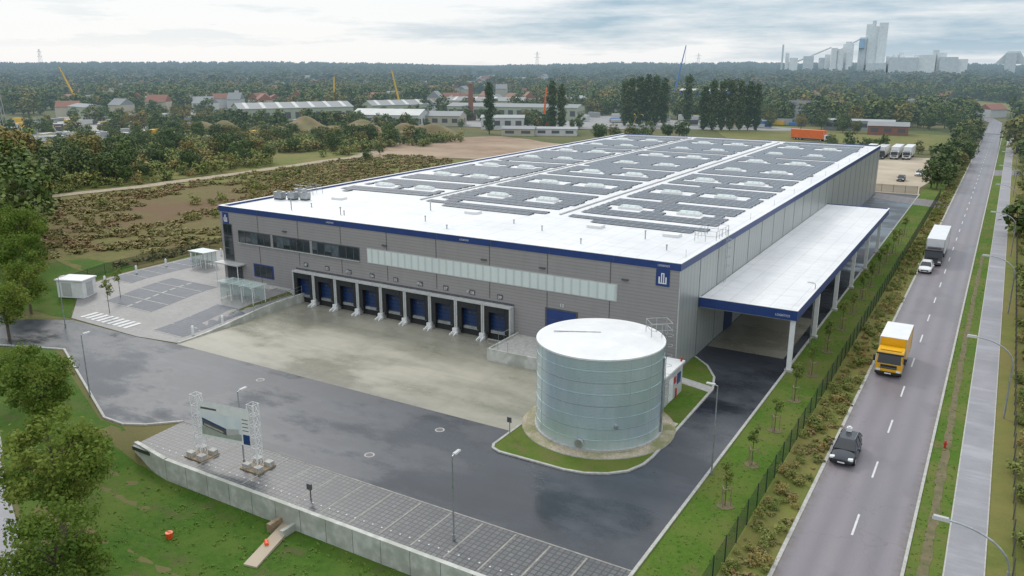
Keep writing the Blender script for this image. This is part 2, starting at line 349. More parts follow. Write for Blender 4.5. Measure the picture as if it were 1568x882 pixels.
patch('sand_yard',[(-45,213),(-16,213),(-14,300),(-50,305)],M_sand2,.03,12,.8)
patch('far_meadow',[(-95,330),(-20,330),(-20,400),(-110,430),(-125,395)],M_meadow2,.10,20,1)
patch('trailer_yard',[(-70,405),(-150,430),(-250,480),(-330,440),(-280,330),(-200,340)],fm('yard_grey',(.28,.27,.26)),.12,25,2)
patch('storage_yard_ground',[(-255,130),(-430,160),(-480,330),(-340,400),(-300,290)],fm('yard_grey2',(.34,.31,.27)),.12,25,2)
patch('distant_bare_field',[(10,520),(260,560),(420,760),(300,1050),(40,900)],M_sand2,.4,60,3)
patch('distant_green_field',[(-30,640),(40,620),(80,900),(-20,980)],M_meadow2,.5,60,3)
# ------------------------------------------------------------------ paved areas
b=MB(); b.prism([(-100,50.5),(-94,53.6),(-82,53.6),(-76,54.3),(-32.5,54.3),(-32.5,51.2),(-31.7,50.5),(-24.6,50.6),(-22.4,51.6),(-20.9,53.4),(-20.6,55.8),(-20.8,72),(-22,75.5),(-25.3,79.9),(-25.3,215),(-16,215),(-16,41.2),(-58,41.3),(-60.2,39.2),(-62,38.3),(-64.6,38.3),(-84.8,46.9),(-95,42.5),(-108,50)],-.3,.02,M_asph); b.build('yard_asphalt')
b=MB(); b.prism([(-75.8,54.3),(-32.5,54.3),(-32.5,74),(-75.8,74)],-.3,.028,M_conc); b.build('concrete_yard')
b=MB(); b.prism([(-25.2,84),(-17,84),(-17,100),(-25.2,100)],0,.026,M_conc); b.build('concrete_slab')
b=MB(); b.prism([(-57.6,36.1),(-16,36.1),(-16,41.1),(-58,41.2)],-.3,.024,M_strip)
M_bayline=pm('paver_bay_line',(.33,.31,.27),(.22,.21,.19),2,.8)
x=-55.5
while x<-16.5:
    b.box(x,x+.12,36.4,41.0,.02,.031,M_bayline); x+=2.6
for i in range(150):
    xx=-56.6+i*.26
    if i%3==0: b.box(xx,xx+.10,37.05,37.16,.02,.036,M_mark)
b.box(-58,-16,41.1,41.22,-.1,.04,M_bayline); b.build('front_parking_strip')
b=MB(); b.box(-53.2,-10,35.75,36.08,-2.6,.14,M_wallc); b.hexa([(-57.9,36.5,-2.3),(-53.1,35.75,-2.6),(-53.1,36.08,-2.6),(-57.8,36.8,-2.3)],[(-57.9,36.5,.14),(-53.1,35.75,.14),(-53.1,36.08,.14),(-57.8,36.8,.14)],M_wallc)
x=-53
while x<-12: b.box(x,x+.03,35.744,35.76,-2.4,.13,M_dgrey); x+=2.4
b.build('retaining_wall')
def kerb(name,pts,w=.16,z=.13,closed=False,m=M_kerb):
    b=MB(); n=len(pts)
    for i in range(n if closed else n-1):
        p=Vector((*pts[i],0)); q=Vector((*pts[(i+1)%n],0)); d=(q-p).normalized(); s=Vector((-d.y,d.x,0))*w/2; p2=p-d*.02; q2=q+d*.02
        b.hexa([p2-s+Vector((0,0,-.2)),q2-s+Vector((0,0,-.2)),q2+s+Vector((0,0,-.2)),p2+s+Vector((0,0,-.2))],[p2-s+Vector((0,0,z)),q2-s+Vector((0,0,z)),q2+s+Vector((0,0,z)),p2+s+Vector((0,0,z))],m); z+=.0006
    return b.build(name)
kerb('lane_kerb',[(-15.95,30),(-15.95,80),(-15.95,150),(-15.95,215)],.22,.12)
isl=[(-32.5,66),(-32.5,51.4),(-32.2,50.8),(-31.4,50.5),(-25.6,50.5),(-24.0,50.8),(-22.5,51.6),(-21.3,52.8),(-20.7,54.4),(-20.55,56),(-20.8,72),(-21.6,75),(-23.2,77.8),(-25.2,79.8)]
kerb('island_kerb',isl,.22,.13)
kerb('entrance_kerb',[(-95,43),(-84.8,46.9),(-64.6,38.3),(-62,38.3),(-60.2,39.2),(-58,41.3)],.2,.12)
b=MB(); b.prism(isl+[(-25.3,74),(-28,66)],-.1,.085,M_verge); b.build('island_lawn')
b=MB(); b.prism([(-21,61.6),(-20.9,62.8),(-27,63.8),(-27,62.6)],.0,.11,M_kerb); b.prism([(-20.9,71.0),(-20.9,72.4),(-25.2,73.6),(-25.2,72.2)],0,.112,M_kerb); b.build('island_footpath')
b=MB(); b.prism([(-26.8+6.55*math.cos(a),59.2+6.55*math.sin(a)) for a in np.linspace(0,2*math.pi,49)[:-1]],.0,.16,M_grav,M_kerb); b.build('gravel_ring')
b=MB(); b.prism([(-8.6,0),(-1.95,0),(-1.95,330),(-2.6,420),(-9,420),(-8.6,330)],-.2,.03,M_road)
y=7.3
while y<420:
    b.box(-5.27,-5.13,y,y+3,.02,.038,M_mark); y+=9
b.box(-8.85,-8.6,0,420,-.2,.07,M_kerb); b.box(-1.95,-1.75,0,420,-.2,.08,M_kerb)
b.build('main_road')
b=MB(); b.prism([(-9,420),(-2.6,420),(-3,500),(-18,620),(-60,760),(-110,900),(-125,897),(-70,750),(-28,610),(-9,500)],.0,.2,M_road); b.build('distant_road')
b=MB(); b.prism([(-1.9,262),(-1.9,276),(12,284),(40,290),(40,283),(14,275)],-.1,.035,M_road); b.prism([(-8.7,196),(-8.7,206),(-16,208),(-25,212),(-25,204),(-16,198)],-.1,.035,M_road); b.build('side_road')
b=MB(); b.prism([(.35,0),(2.4,0),(2.4,420),(.35,420)],-.1,.04,M_walk)
b.box(.25,.35,0,420,-.1,.055,M_kerb); b.box(2.4,2.48,0,420,-.1,.055,M_kerb); b.build('sidewalk')
def off(p,d): return (p[0]-rn[0]*d,p[1]-rn[1]*d)
lr=[(-20,9.5),(-40,19),(-58.5,26.8),(-101,47),(-200,95),(-330,160)]
patch('left_road',lr+[off(p,7) for p in lr[::-1]],M_walk,.03,4)
patch('parking_pavers',[(-95,54),(-82,53.7),(-76,54.6),(-76,73.9),(-91,73.9),(-91,86),(-106,86),(-106,62)],M_pave,.03,1.5)
for i,q in enumerate([[(-82.3,56),(-77.2,56),(-77.2,65.5),(-82.3,65.5)],[(-97.6,60),(-88.2,60),(-88.2,70.5),(-97.6,70.5)],[(-105.4,66),(-100.6,66),(-100.6,80),(-105.4,80)]]):
    patch('parking_bay_pavers',q,M_bay,.045,1.5)
b=MB()
def hz(x,y): return float(hgt(x,y))
def lineq(x0,x1,y0,y1,o=.055,m=M_mark):
    b.quad([(x0,y0,hz(x0,y0)+o),(x1,y0,hz(x1,y0)+o),(x1,y1,hz(x1,y1)+o),(x0,y1,hz(x0,y1)+o)],m)
for (xa,xb,ya,yb) in ((-82.3,-77.2,56,65.5),(-97.6,-88.2,60,70.5),(-105.4,-100.6,66,80)):
    y=ya
    while y<yb+.1: lineq(xa,xb,y,y+.13,.055,M_kerb); y+=2.6
for i in range(8):
    lineq(-93.1,-92.7,60+i*1.3,60.9+i*1.3,.06,M_kerb)
for i in range(9): lineq(-94.6+i*1.05,-94.0+i*1.05,54.8,57.0)
b.build('parking_markings')
b=MB()
n=10
for i in range(n):
    y0=54.6+i*1.93;y1=54.6+(i+1)*1.93
    z0=hz(-80,y0)+.16;z1=hz(-80,y1)+.16
    b.hexa([(-76,y0,-.2),(-75.72,y0,-.2),(-75.72,y1,-.2),(-76,y1,-.2)],[(-76,y0,z0),(-75.72,y0,z0),(-75.72,y1,z1),(-76,y1,z1)],M_wallc)
for i in range(7):
    y=65.5+i*1.35; b.beam((-75.86,y,hz(-80,y)+.1),(-75.86,y,hz(-80,y)+1.15),.025,M_galv)
b.beam((-75.86,65.5,1.85),(-75.86,73.7,2.15),.03,M_galv); b.beam((-75.86,65.5,1.4),(-75.86,73.7,1.7),.02,M_galv)
b.build('parking_edge_wall')
for x,y in ((-59.7,51.6),(-37.9,51.4),(-40,44.8)):
    b=MB(); b.beam((x,y,0),(x,y,.028),.42,M_kerb,20); b.beam((x,y,0),(x,y,.034),.30,M_dgrey,20); b.build('manhole_cover')
b=MB(); b.hexa([(-40.4,35.8,-1.7),(-39.4,35.8,-1.7),(-38.0,31.2,-1.75),(-39.0,31.0,-1.75)],[(-40.4,35.8,-1.40),(-39.4,35.8,-1.40),(-38.0,31.2,-1.52),(-39.0,31.0,-1.52)],M_sand2)
b.box(-40.7,-40.35,34.6,35.8,-1.7,-1.0,M_wood); b.box(-39.4,-39.1,34.6,35.8,-1.7,-1.1,M_wallc); b.beam((-39.7,33.6,-1.45),(-39.2,33.2,-1.4),.14,M_oran)
b.build('drain_channel')
b=MB(); b.beam((-45.9,30.6,-1.65),(-45.9,30.6,-1.2),.2,M_oran,12,.26); b.beam((-46.15,30.6,-1.2),(-45.65,30.6,-1.1),.02,M_dgrey); b.build('orange_bucket')
# ------------------------------------------------------------------ warehouse
W=empty('warehouse',(0,0,0)); X0,X1,Y0,Y1,H=-90.8,-25.3,74.0,211.5,11.35
b=MB()
b.box(X0,X1,Y0,Y0+.3,-.2,H-.72,M_fac); b.box(X1-.3,X1,Y0+.3,Y1,-.2,H-.72,M_side)
b.box(X0,X0+.3,Y0+.3,Y1,-.2,H-.72,M_side); b.box(X0+.3,X1-.3,Y1-.3,Y1,-.2,H-.72,M_side)
b.build('walls',W)
b=MB(); e=.06
b.box(X0-e,X1+e,Y0-e,Y0+.3,H-.72,H,M_blue); b.box(X1-.3,X1+e,Y0+.3,Y1,H-.72,H,M_blue); b.box(X0-e,X0+.3,Y0+.3,Y1,H-.72,H,M_blue); b.box(X0+.3,X1-.3,Y1-.3,Y1+e,H-.72,H,M_blue)
b.box(X0-e-.02,X1+e+.02,Y0-e-.02,Y0+.32,H,H+.05,M_white); b.box(X1-.32,X1+e+.02,Y0+.32,Y1,H,H+.05,M_white); b.box(X0-e-.02,X0+.32,Y0+.32,Y1,H,H+.05,M_white)
x=X0+7.3
while x<X1-2: b.box(x,x+.05,Y0-e-.012,Y0-e,H-.7,H,M_dgrey); x+=7.3
b.build('parapet_fascia',W)
b=MB()
xs=[X0+.3,-70,-47.5,X1-.3]
zz=[H-.25,H-.05,H-.12,H-.25]
for i in range(3): b.quad([(xs[i],Y0+.3,zz[i]),(xs[i+1],Y0+.3,zz[i+1]),(xs[i+1],Y1-.3,zz[i+1]),(xs[i],Y1-.3,zz[i])],M_roof)
b.build('roof_membrane',W)
def rz(x): return float(np.interp(x,xs,zz))
b=MB(); x=X0+7.27
while x<X1-1: b.box(x-.04,x+.04,Y0-.02,Y0,0 if x>-44 or x<-77 else 4.7,H-.73,M_dgrey); x+=7.27
b.box(X0,-77.2,Y0-.03,Y0-.002,0,1.35,M_grey); b.box(-43.8,X1,Y0-.03,Y0-.002,0,.4,M_grey)
b.box(X1-.05,X1+.05,Y0-.05,Y0+.08,0,H-.73,M_grey)
y=Y0+6.1
while y<Y1: b.box(X1,X1+.02,y-.04,y+.04,0,H-.73,M_dgrey); y+=6.1
b.build('facade_joints',W)
b=MB()
b.box(-87.4,-66.0,Y0-.06,Y0-.01,6.62,8.32,M_dgrey); b.box(-87.3,-66.1,Y0-.075,Y0-.061,6.75,8.2,M_glass)
x=-87.3; k=0
M_int=pm('window_blind',(.10,.13,.15),(.05,.07,.08),1.5,.3)
while x<-66.2:
    b.box(x-.04,x+.04,Y0-.11,Y0-.05,6.7,8.25,M_dgrey)
    if k in (2,6,7,11,13,14): b.box(x+.05,x+1.1,Y0-.085,Y0-.076,7.2 if k%2 else 6.78,8.15,M_int)
    x+=1.2; k+=1
b.box(-87.4,-66.0,Y0-.2,Y0-.0,6.54,6.62,M_grey)
for ix in (-81.0,-74.0): b.box(ix-.2,ix+.2,Y0-.12,Y0-.05,6.62,8.3,M_fac)
b.box(-90.3,-88.6,Y0-.06,Y0-.005,3.9,9.0,M_dgrey)
for z in (4.0,5.7,7.4):
    for xx in (-90.2,-89.4): b.box(xx,xx+.72,Y0-.08,Y0-.061,z,z+1.5,M_glass)
b.box(-84.9,-81.2,Y0-.06,Y0-.005,2.2,4.0,M_blue); b.box(-84.7,-81.4,Y0-.08,Y0-.061,2.35,3.85,M_glass)
for xx in (-83.6,-82.5): b.box(xx-.04,xx+.04,Y0-.1,Y0-.05,2.3,3.9,M_dgrey)
b.box(-90.2,-87.2,Y0-.06,Y0-.005,1.0,3.6,M_dgrey)
for xx in (-90.1,-89.15,-88.2): b.box(xx,xx+.85,Y0-.08,Y0-.061,1.1,3.5,M_glass)
b.build('office_windows',W)
b=MB(); b.box(-64.8,-31.8,Y0-.05,Y0-.005,6.55,8.42,M_grey); b.box(-64.7,-31.9,Y0-.08,Y0-.051,6.65,8.32,M_poly); b.build('translucent_light_band',W)
def logo(x0,x1,z0,z1):
    b=MB(); w=x1-x0; b.box(x0,x1,Y0-.07,Y0-.012,z0,z1,M_blue)
    t=M_white; h=z1-z0
    for a0,a1,c0,c1 in ((.2,.3,.2,.55),(.38,.46,.2,.72),(.54,.62,.2,.72),(.7,.8,.2,.55),(.2,.8,.14,.2),(.38,.62,.72,.78)): b.box(x0+w*a0,x0+w*a1,Y0-.085,Y0-.07,z0+h*c0,z0+h*c1,t)
    b.build('logo_sign',W)
logo(-90.2,-89.1,9.05,10.5); logo(-27.75,-26.35,8.9,10.6)
def text(s,loc,size,mat,parent,rx=90,rzd=0,name='lettering'):
    cu=bpy.data.curves.new(name,'FONT'); cu.body=s; cu.size=size; cu.extrude=.005; cu.materials.append(mat); cu.align_x='CENTER'
    o=bpy.data.objects.new(name,cu); COL.objects.link(o); o.location=loc; o.rotation_euler=(math.radians(rx),0,math.radians(rzd)); o.parent=parent
    return o
for x in (-70.6,-50.5,-27.0): text('LOGISTICS',(x,Y0-.08,H-.46),.26,M_white,W)
for i in range(9):
    cx=-77+3.667*(i+.5)
    b=MB(); yb=Y0
    b.box(cx-1.83,cx+1.83,yb-.04,yb-.004,0,4.45,M_dgrey)
    b.box(cx-1.25,cx+1.25,yb-.10,yb-.041,1.15,3.75,M_door)
    b.box(cx-.55,cx-.15,yb-.115,yb-.101,2.55,2.75,M_glass); b.box(cx+.15,cx+.55,yb-.115,yb-.101,2.55,2.75,M_glass)
    b.hexa([(cx-1.6,yb-.05,.95),(cx-1.6,yb-.75,.95),(cx-1.05,yb-.75,.95),(cx-1.2,yb-.05,.95)][::-1],[(cx-1.6,yb-.05,4.0),(cx-1.6,yb-.75,4.0),(cx-1.05,yb-.75,4.0),(cx-1.2,yb-.05,4.0)][::-1],M_black)
    b.hexa([(cx+1.2,yb-.05,.95),(cx+1.05,yb-.75,.95),(cx+1.6,yb-.75,.95),(cx+1.6,yb-.05,.95)][::-1],[(cx+1.2,yb-.05,4.0),(cx+1.05,yb-.75,4.0),(cx+1.6,yb-.75,4.0),(cx+1.6,yb-.05,4.0)][::-1],M_black)
    b.box(cx-1.05,cx+1.05,yb-.78,yb-.12,3.3,4.0,M_black)
    b.box(cx-1.05,cx+1.05,yb-.35,yb-.05,.75,1.1,M_galv); b.box(cx-1.5,cx+1.5,yb-.2,yb-.045,0.03,.75,M_black)
    for s in (-1,1): b.box(cx+s*1.3-.13,cx+s*1.3+.13,yb-.55,yb-.2,.55,1.1,M_black)
    b.box(cx-1.82,cx+1.82,yb-.86,yb-.05,4.02,4.2,M_grey)
    for s in (-1,1): b.box(cx+s*1.72-.09,cx+s*1.72+.09,yb-.82,yb-.05,.03,4.0,M_grey)
    b.build('loading_dock',W)
    b=MB(); b.box(cx-.35,cx+.35,yb-.05,yb-.012,4.75,5.3,M_dgrey); b.build('dock_number_plate',W)
    text('%02d'%(i+1),(cx,yb-.065,4.82),.5,M_white,W)
    if i<8:
        x=-77+3.667*(i+1); b=MB()
        for s in (-.28,.28):
            b.hexa([(x+s-.07,yb-1.7,.03),(x+s+.07,yb-1.7,.03),(x+s+.07,yb-.85,.03),(x+s-.07,yb-.85,.03)],[(x+s-.07,yb-1.7,.16),(x+s+.07,yb-1.7,.16),(x+s+.07,yb-.85,.42),(x+s-.07,yb-.85,.42)],M_white)
        b.box(x-.3,x+.3,yb-1.1,yb-.85,.03,.75,M_white); b.build('wheel_guide',W)
b=MB(); b.box(-40.1,-36.2,Y0-.06,Y0-.004,1.1,4.75,M_dgrey); b.box(-39.9,-36.4,Y0-.09,Y0-.061,1.15,4.6,M_blue)
for z in (1.9,2.7,3.5): b.box(-39.9,-36.4,Y0-.095,Y0-.09,z,z+.03,M_dgrey)
b.build('roller_door',W); text('10',(-38.1,Y0-.07,5.05),.55,M_white,W)
b=MB(); b.box(-43.4,-34.0,67.9,Y0-.03,0,1.12,M_kerb); b.box(-43.6,-34,67.7,67.9,0,1.32,M_wallc); b.box(-43.6,-43.4,67.9,Y0-.03,0,1.3,M_wallc)
b.hexa([(-34,67.7,0),(-27.5,67.7,0),(-27.5,73.9,0),(-34,73.9,0)],[(-34,67.7,1.11),(-27.5,67.7,.1),(-27.5,73.9,.1),(-34,73.9,1.11)],M_kerb)
for x in (-43.5,-42.3,-41.1): b.beam((x,67.8,1.3),(x,67.8,2.35),.03,M_galv)
b.beam((-43.5,67.8,2.35),(-41.1,67.8,2.35),.03,M_galv); b.beam((-43.5,67.8,1.85),(-41.1,67.8,1.85),.02,M_galv)
for k in range(6): b.box(-45.2+k*.3,-44.9+k*.3,72.6,73.9,0,.2+.18*k,M_galv)
for (yy) in (72.6,73.8): b.beam((-45.2,yy,1.1),(-43.5,yy,2.2),.025,M_galv); b.beam((-45.2,yy,0),(-45.2,yy,1.1),.025,M_galv)
b.build('loading_ramp',W)
b=MB()
for x in (-78.6,-62,-47.9,-40.5,-31.0): b.box(x-.35,x+.35,Y0-.18,Y0-.01,8.95,9.1,M_dgrey)
for x in (-75,-68,-57,-50): b.box(x-.1,x+.1,Y0-.28,Y0-.01,5.0,5.2,M_grey)
b.box(-34.0,-33.2,Y0-.25,Y0-.01,1.2,2.2,M_grey); b.build('facade_fixtures',W)
b=MB(); cx0,cx1,cy0,cy1,cz=-25.24,-15.3,80.2,149,6.5
b.quad([(cx0,cy0+.1,cz-.12),(cx1-.1,cy0+.1,cz-.12),(cx1-.1,cy1-.1,cz-.12),(cx0,cy1-.1,cz-.12)],M_roof)
b.quad([(cx0,cy0+.1,cz-.7),(cx0,cy1-.1,cz-.7),(cx1-.1,cy1-.1,cz-.7),(cx1-.1,cy0+.1,cz-.7)],M_grey)
b.box(cx0,cx1,cy0,cy0+.12,cz-1.0,cz,M_blue); b.box(cx1-.12,cx1,cy0+.12,cy1,cz-1.0,cz,M_blue); b.box(cx0,cx1,cy1,cy1+.12,cz-1.0,cz,M_blue)
b.box(cx0,cx1+.03,cy0-.03,cy0+.2,cz,cz+.05,M_white); b.box(cx1-.2,cx1+.03,cy0+.2,cy1+.12,cz,cz+.05,M_white)
b.box(-25.28,-24.9,81.5,82.4,cz-1.5,cz-.9,M_grey)
for k in range(6):
    y=80.45+12.33*k; b.box(-15.95,-15.5,y,y+.35,0,cz-.9,M_white); b.box(-25.2,-15.6,y+.05,y+.3,cz-1.15,cz-.72,M_grey); b.box(-16.1,-15.35,y-.15,y+.5,0,.25,M_kerb)
b.build('side_canopy',W)
text('LOGISTICS',(-16.7,cy0-.02,cz-.7),.3,M_white,W)
b=MB()
for y in (90,102,114,126,138): b.box(-25.34,-25.26,y,y+3.4,.05,4.3,M_dgrey); b.box(-25.32,-25.22,y+.15,y+3.25,.05,4.15,M_door)
b.box(-25.32,-25.2,158,162,.05,4.2,M_blue)
b.build('side_doors',W)
# solar arrays and skylights
b=MB()
rows=[101+15.7*k for k in range(7)]; blocks=[(-88.2,-71.2,(-84.0,-76.2),93.3),(-68.8,-48.8,(-62.8,-54.6),89.5),(-46.4,-27.6,(-42.0,-33.8),89.5)]
pr=random.Random(3)
for (xa,xb,cxs,ys) in blocks:
    y=ys
    while y<208.5:
        ph=(y-101)%15.7
        nearrow=ph<1.0 or ph>15.7-2.4
        brk=6.9<ph<8.2
        segs=[(xa,xb)]
        if brk: segs=[(xa+pr.choice([2,4,6]),(xa+xb)/2-pr.choice([1,3,5]))]
        if nearrow:
            w0=pr.choice([2.2,2.7,3.3]); segs=[(xa,cxs[0]-w0),(cxs[0]+w0,cxs[1]-w0),(cxs[1]+w0,xb-pr.choice([0,0,1.5]))]
        if y<91 : segs=[(xa+4,xb-2)]
        for (sa,sb) in segs:
            if sb-sa<1: continue
            n=int((sb-sa)/1.06); sb=sa+n*1.06
            zl,zr=rz(sa)+.12,rz(sb)+.12
            b.add([(sa,y,zl),(sb,y,zr),(sb,y+1.34,zr+.04),(sa,y+1.34,zl+.04)],[(0,1,2,3)],M_pv)
            b.add([(sa,y,zl-.035),(sb,y,zr-.035),(sb,y,zr),(sa,y,zl)],[(0,1,2,3)],M_grey)
            b.add([(sa,y+1.34,rz(sa)),(sb,y+1.34,rz(sb)),(sb,y+1.34,zr+.04),(sa,y+1.34,zl+.04)],[(3,2,1,0)],M_dgrey)
        y+=1.86
b.build('solar_array',W)
b=MB()
for (xa,xb,cxs,ys) in blocks:
    for r in rows:
        for cx in cxs:
            z=rz(cx); b.box(cx-1.5,cx+1.5,r-.65,r+.65,z,z+.30,M_white)
            b.hexa([(cx-1.4,r-.55,z+.30),(cx+1.4,r-.55,z+.30),(cx+1.4,r+.55,z+.30),(cx-1.4,r+.55,z+.30)],[(cx-1.15,r-.28,z+.52),(cx+1.15,r-.28,z+.52),(cx+1.15,r+.28,z+.52),(cx-1.15,r+.28,z+.52)],M_poly)
for x in (-81,-58,-40.5,-31): z=rz(x); b.box(x-.9,x+.9,86.4,87.8,z,z+.32,M_white)
b.build('skylights',W)
b=MB()
for (x,y,h) in ((-79.5,80,.5),(-72,77.5,.9),(-71.4,77.5,.5),(-80.2,77,1.6),(-64,86,1.1),(-60,79.5,.6),(-45,82,.5),(-38,78,.5),(-33,84,.9),(-29,80,.5),(-50,84,.4),(-55,77,.4)):
    z=rz(x); b.beam((x,y,z),(x,y,z+h),.07,M_galv,8); b.beam((x,y,z+h),(x,y,z+h+.1),.12,M_galv,8)
for (x,y,w) in ((-88.6,83,1.5),(-86.6,83.6,1.3),(-84.8,84.2,1.2),(-88.0,86.5,1.6)):
    z=rz(x); b.box(x-w/2,x+w/2,y-.5,y+.5,z+.25,z+1.15,M_galv); b.beam((x,y,z+1.15),(x,y,z+1.23),.38,M_dgrey,14); b.box(x-w/2,x+w/2,y-.4,y+.4,z,z+.25,M_dgrey)
for x in (-70.2,-47.9): b.box(x-.12,x+.12,92,208,rz(x)+.05,rz(x)+.17,M_grey)
for y in range(78,210,12):
    for x in (-90,-26.2): b.beam((x,y,rz(x)),(x,y,rz(x)+.8),.02,M_galv,4)
def rail(b,pts,z,h=1.1,m=M_galv):
    for i in range(len(pts)-1):
        p=Vector((*pts[i],z));q=Vector((*pts[i+1],z)); n=max(1,int((q-p).length/1.1))
        for k in range(n+1):
            r=p+(q-p)*k/n; b.beam(r,r+Vector((0,0,h)),.025,m,5)
        for hh in (h,h*.55): b.beam(p+Vector((0,0,hh)),q+Vector((0,0,hh)),.022,m,5)
rail(b,[(-90.5,88),(-87,88),(-87,90),(-90.5,90),(-90.5,88)],H-.2,1.3)
rail(b,[(-25.6,86),(-28,86),(-28,90.5),(-25.6,90.5)],H-.2,1.2); rail(b,[(-25.6,86),(-25.6,90.5)],H-.2,1.2)
for dx in (-.3,.3): b.beam((-24.95,88+dx,6.4),(-24.95,88+dx,H+1),.03,M_galv,5)
for k in range(16): b.beam((-24.95,87.7,6.6+k*.3),(-24.95,88.3,6.6+k*.3),.015,M_galv,4)
for k in range(4):
    for a in range(6):
        t0=math.pi*a/6;t1=math.pi*(a+1)/6; b.beam((-24.95+.5*math.sin(t0),88-.4*math.cos(t0),8.3+k),(-24.95+.5*math.sin(t1),88-.4*math.cos(t1),8.3+k),.018,M_galv,4)
b.build('roof_equipment',W)
# ------------------------------------------------------------------ water tank
TX,TY,TR,TH=-26.8,59.2,5.3,7.75
T=empty('water_tank',(TX,TY,.1))
n=96; vs=[]
for z in (0.1,TH):
    for k in range(n): a=2*math.pi*k/n; vs.append((TR*math.cos(a),TR*math.sin(a),z))
fs=[(k,(k+1)%n,n+(k+1)%n,n+k) for k in range(n)]
b=MB(); b.add(vs,fs,M_tank); b.build('shell',T,smooth=True)
b=MB()
def ring(b,r0,r1,z0,z1,m,n=96):
    v=[]
    for (r,z) in ((r0,z0),(r1,z0),(r1,z1),(r0,z1)):
        for k in range(n): a=2*math.pi*k/n; v.append((r*math.cos(a),r*math.sin(a),z))
    f=[]
    for q in range(4):
        for k in range(n): f.append((q*n+k,q*n+(k+1)%n,((q+1)%4)*n+(k+1)%n,((q+1)%4)*n+k))
    b.add(v,f,m)
ring(b,TR-.05,TR+.16,0,.22,M_kerb)
M_tj=pm('tank_seam_steel',(.60,.71,.74),(.50,.62,.65),3,.35,.6)
for k in range(1,8): ring(b,TR+.002,TR+.022,.975*k-.02,.975*k+.02,M_tj if k not in (2,4,6) else M_galv)
ring(b,TR-.15,TR+.07,TH-.03,TH+.10,M_white)
for k in range(16):
    a=2*math.pi*(k+.3)/16; b.beam(((TR+.008)*math.cos(a),(TR+.008)*math.sin(a),.15),((TR+.008)*math.cos(a),(TR+.008)*math.sin(a),TH),.014,M_tj,5)
b.build('hoops',T)
b=MB(); v=[(0,0,TH+.55)]; rr=[(TR*.5,TH+.36),(TR-.1,TH+.10)]
for r,z in rr:
    for k in range(n): a=2*math.pi*k/n; v.append((r*math.cos(a),r*math.sin(a),z))
f=[(0,1+k,1+(k+1)%n) for k in range(n)]+[(1+k,1+n+k,1+n+(k+1)%n,1+(k+1)%n) for k in range(n)]
M_troof=pm('tank_roof_white',(.76,.76,.76),(.64,.64,.65),.5,.45,c3=(.68,.68,.66),s3=.9); b.add(v,f,M_troof)
b.beam((-3.9,-1.0,TH+.30),(0,0,TH+.57),.045,M_galv); b.build('tank_roof',T,smooth=False)
b=MB()
ang=math.radians(38)
Mt=Matrix.Rotation(ang,4,'Z')
def tp(x,y,z): return Mt@Vector((x,y,z))
for (x,y) in ((TR-1.2,-.8),(TR-1.2,.8),(TR+.6,-.8),(TR+.6,.8),(TR-.3,-.8),(TR-.3,.8)): b.beam(tp(x,y,TH+.1),tp(x,y,TH+1.35),.03,M_galv,5)
for hh in (.75,1.35):
    for p,q in (((TR-1.2,-.8),(TR+.6,-.8)),((TR-1.2,.8),(TR+.6,.8)),((TR-1.2,-.8),(TR-1.2,.8)),((TR+.6,-.8),(TR+.6,.8))): b.beam(tp(*p,TH+hh),tp(*q,TH+hh),.025,M_galv,5)
for y in (-.25,.25): b.beam(tp(TR+.35,y,.8),tp(TR+.35,y,TH+1.2),.03,M_galv,5)
for k in range(26): b.beam(tp(TR+.35,-.25,.9+k*.28),tp(TR+.35,.25,.9+k*.28),.014,M_galv,4)
for k in range(7):
    for a in range(6):
        t0=math.pi*a/6;t1=math.pi*(a+1)/6; b.beam(tp(TR+.35+.6*math.sin(t0),-.38*math.cos(t0),2.4+k*.9),tp(TR+.35+.6*math.sin(t1),-.38*math.cos(t1),2.4+k*.9),.018,M_galv,4)
b.build('ladder_platform',T)
b=MB()
pa=math.radians(10)
b.beam((TR*.985*math.cos(pa)+.15,TR*math.sin(pa),.2),(TR*.985*math.cos(pa)+.15,TR*math.sin(pa),TH-1.0),.09,M_galv,10)
b.beam((.9,-TR-.02,.75),(.9,-TR-.3,.75),.3,M_kerb,14); b.beam((.9,-TR-.3,.75),(.9,-TR-.36,.75),.36,M_galv,14)
b.beam((3.4,-4.1,2.2),(3.55,-4.25,2.2),.16,M_galv,10)
b.build('pipes',T)
P=empty('pump_house',(0,0,0))
b=MB(); b.box(-27.2,-23.2,64.9,70.0,.05,2.95,M_grey); b.box(-27.4,-23.05,64.7,70.2,2.95,3.12,M_white); b.box(-23.19,-23.14,66.3,67.4,.2,2.35,M_wcar); b.box(-23.19,-23.13,68.6,69.4,1.3,2.3,M_blue); b.box(-23.19,-23.13,67.7,68.2,1.6,2.2,M_red)
b.beam((-23.1,68.2,.1),(-23.1,68.2,1.0),.07,M_red,8); b.beam((-23.3,69.8,3.1),(-23.3,69.8,3.5),.1,M_red,8)
b.build('cabin',P)
# ------------------------------------------------------------------ street furniture
def yard_lamp(x,y,h,az=0,z=0):
    b=MB(); b.beam((0,0,0),(0,0,h),.065,M_galv,8,.04); b.beam((0,0,0),(0,0,.4),.10,M_galv,8)
    b.beam((0,0,h),(.25,0,h+.06),.035,M_galv,6); b.hexa([(.2,-.14,h+.02),(.85,-.14,h+.06),(.85,.14,h+.06),(.2,.14,h+.02)],[(.2,-.11,h+.12),(.85,-.1,h+.13),(.85,.1,h+.13),(.2,.11,h+.12)],M_grey)
    b.build('yard_lamp',None,(x,y,z),rot=(0,0,az))
yard_lamp(-92.3,51.6,6,1.6); yard_lamp(-70.3,40.6,6,1.6); yard_lamp(-27.4,38.4,6,1.6); yard_lamp(-15.7,55.6,7.2,3.1); yard_lamp(-47.4,38.7,6.0,1.6); yard_lamp(-15.6,90,7,3.1); yard_lamp(-100,83,5.5,4.7,1)
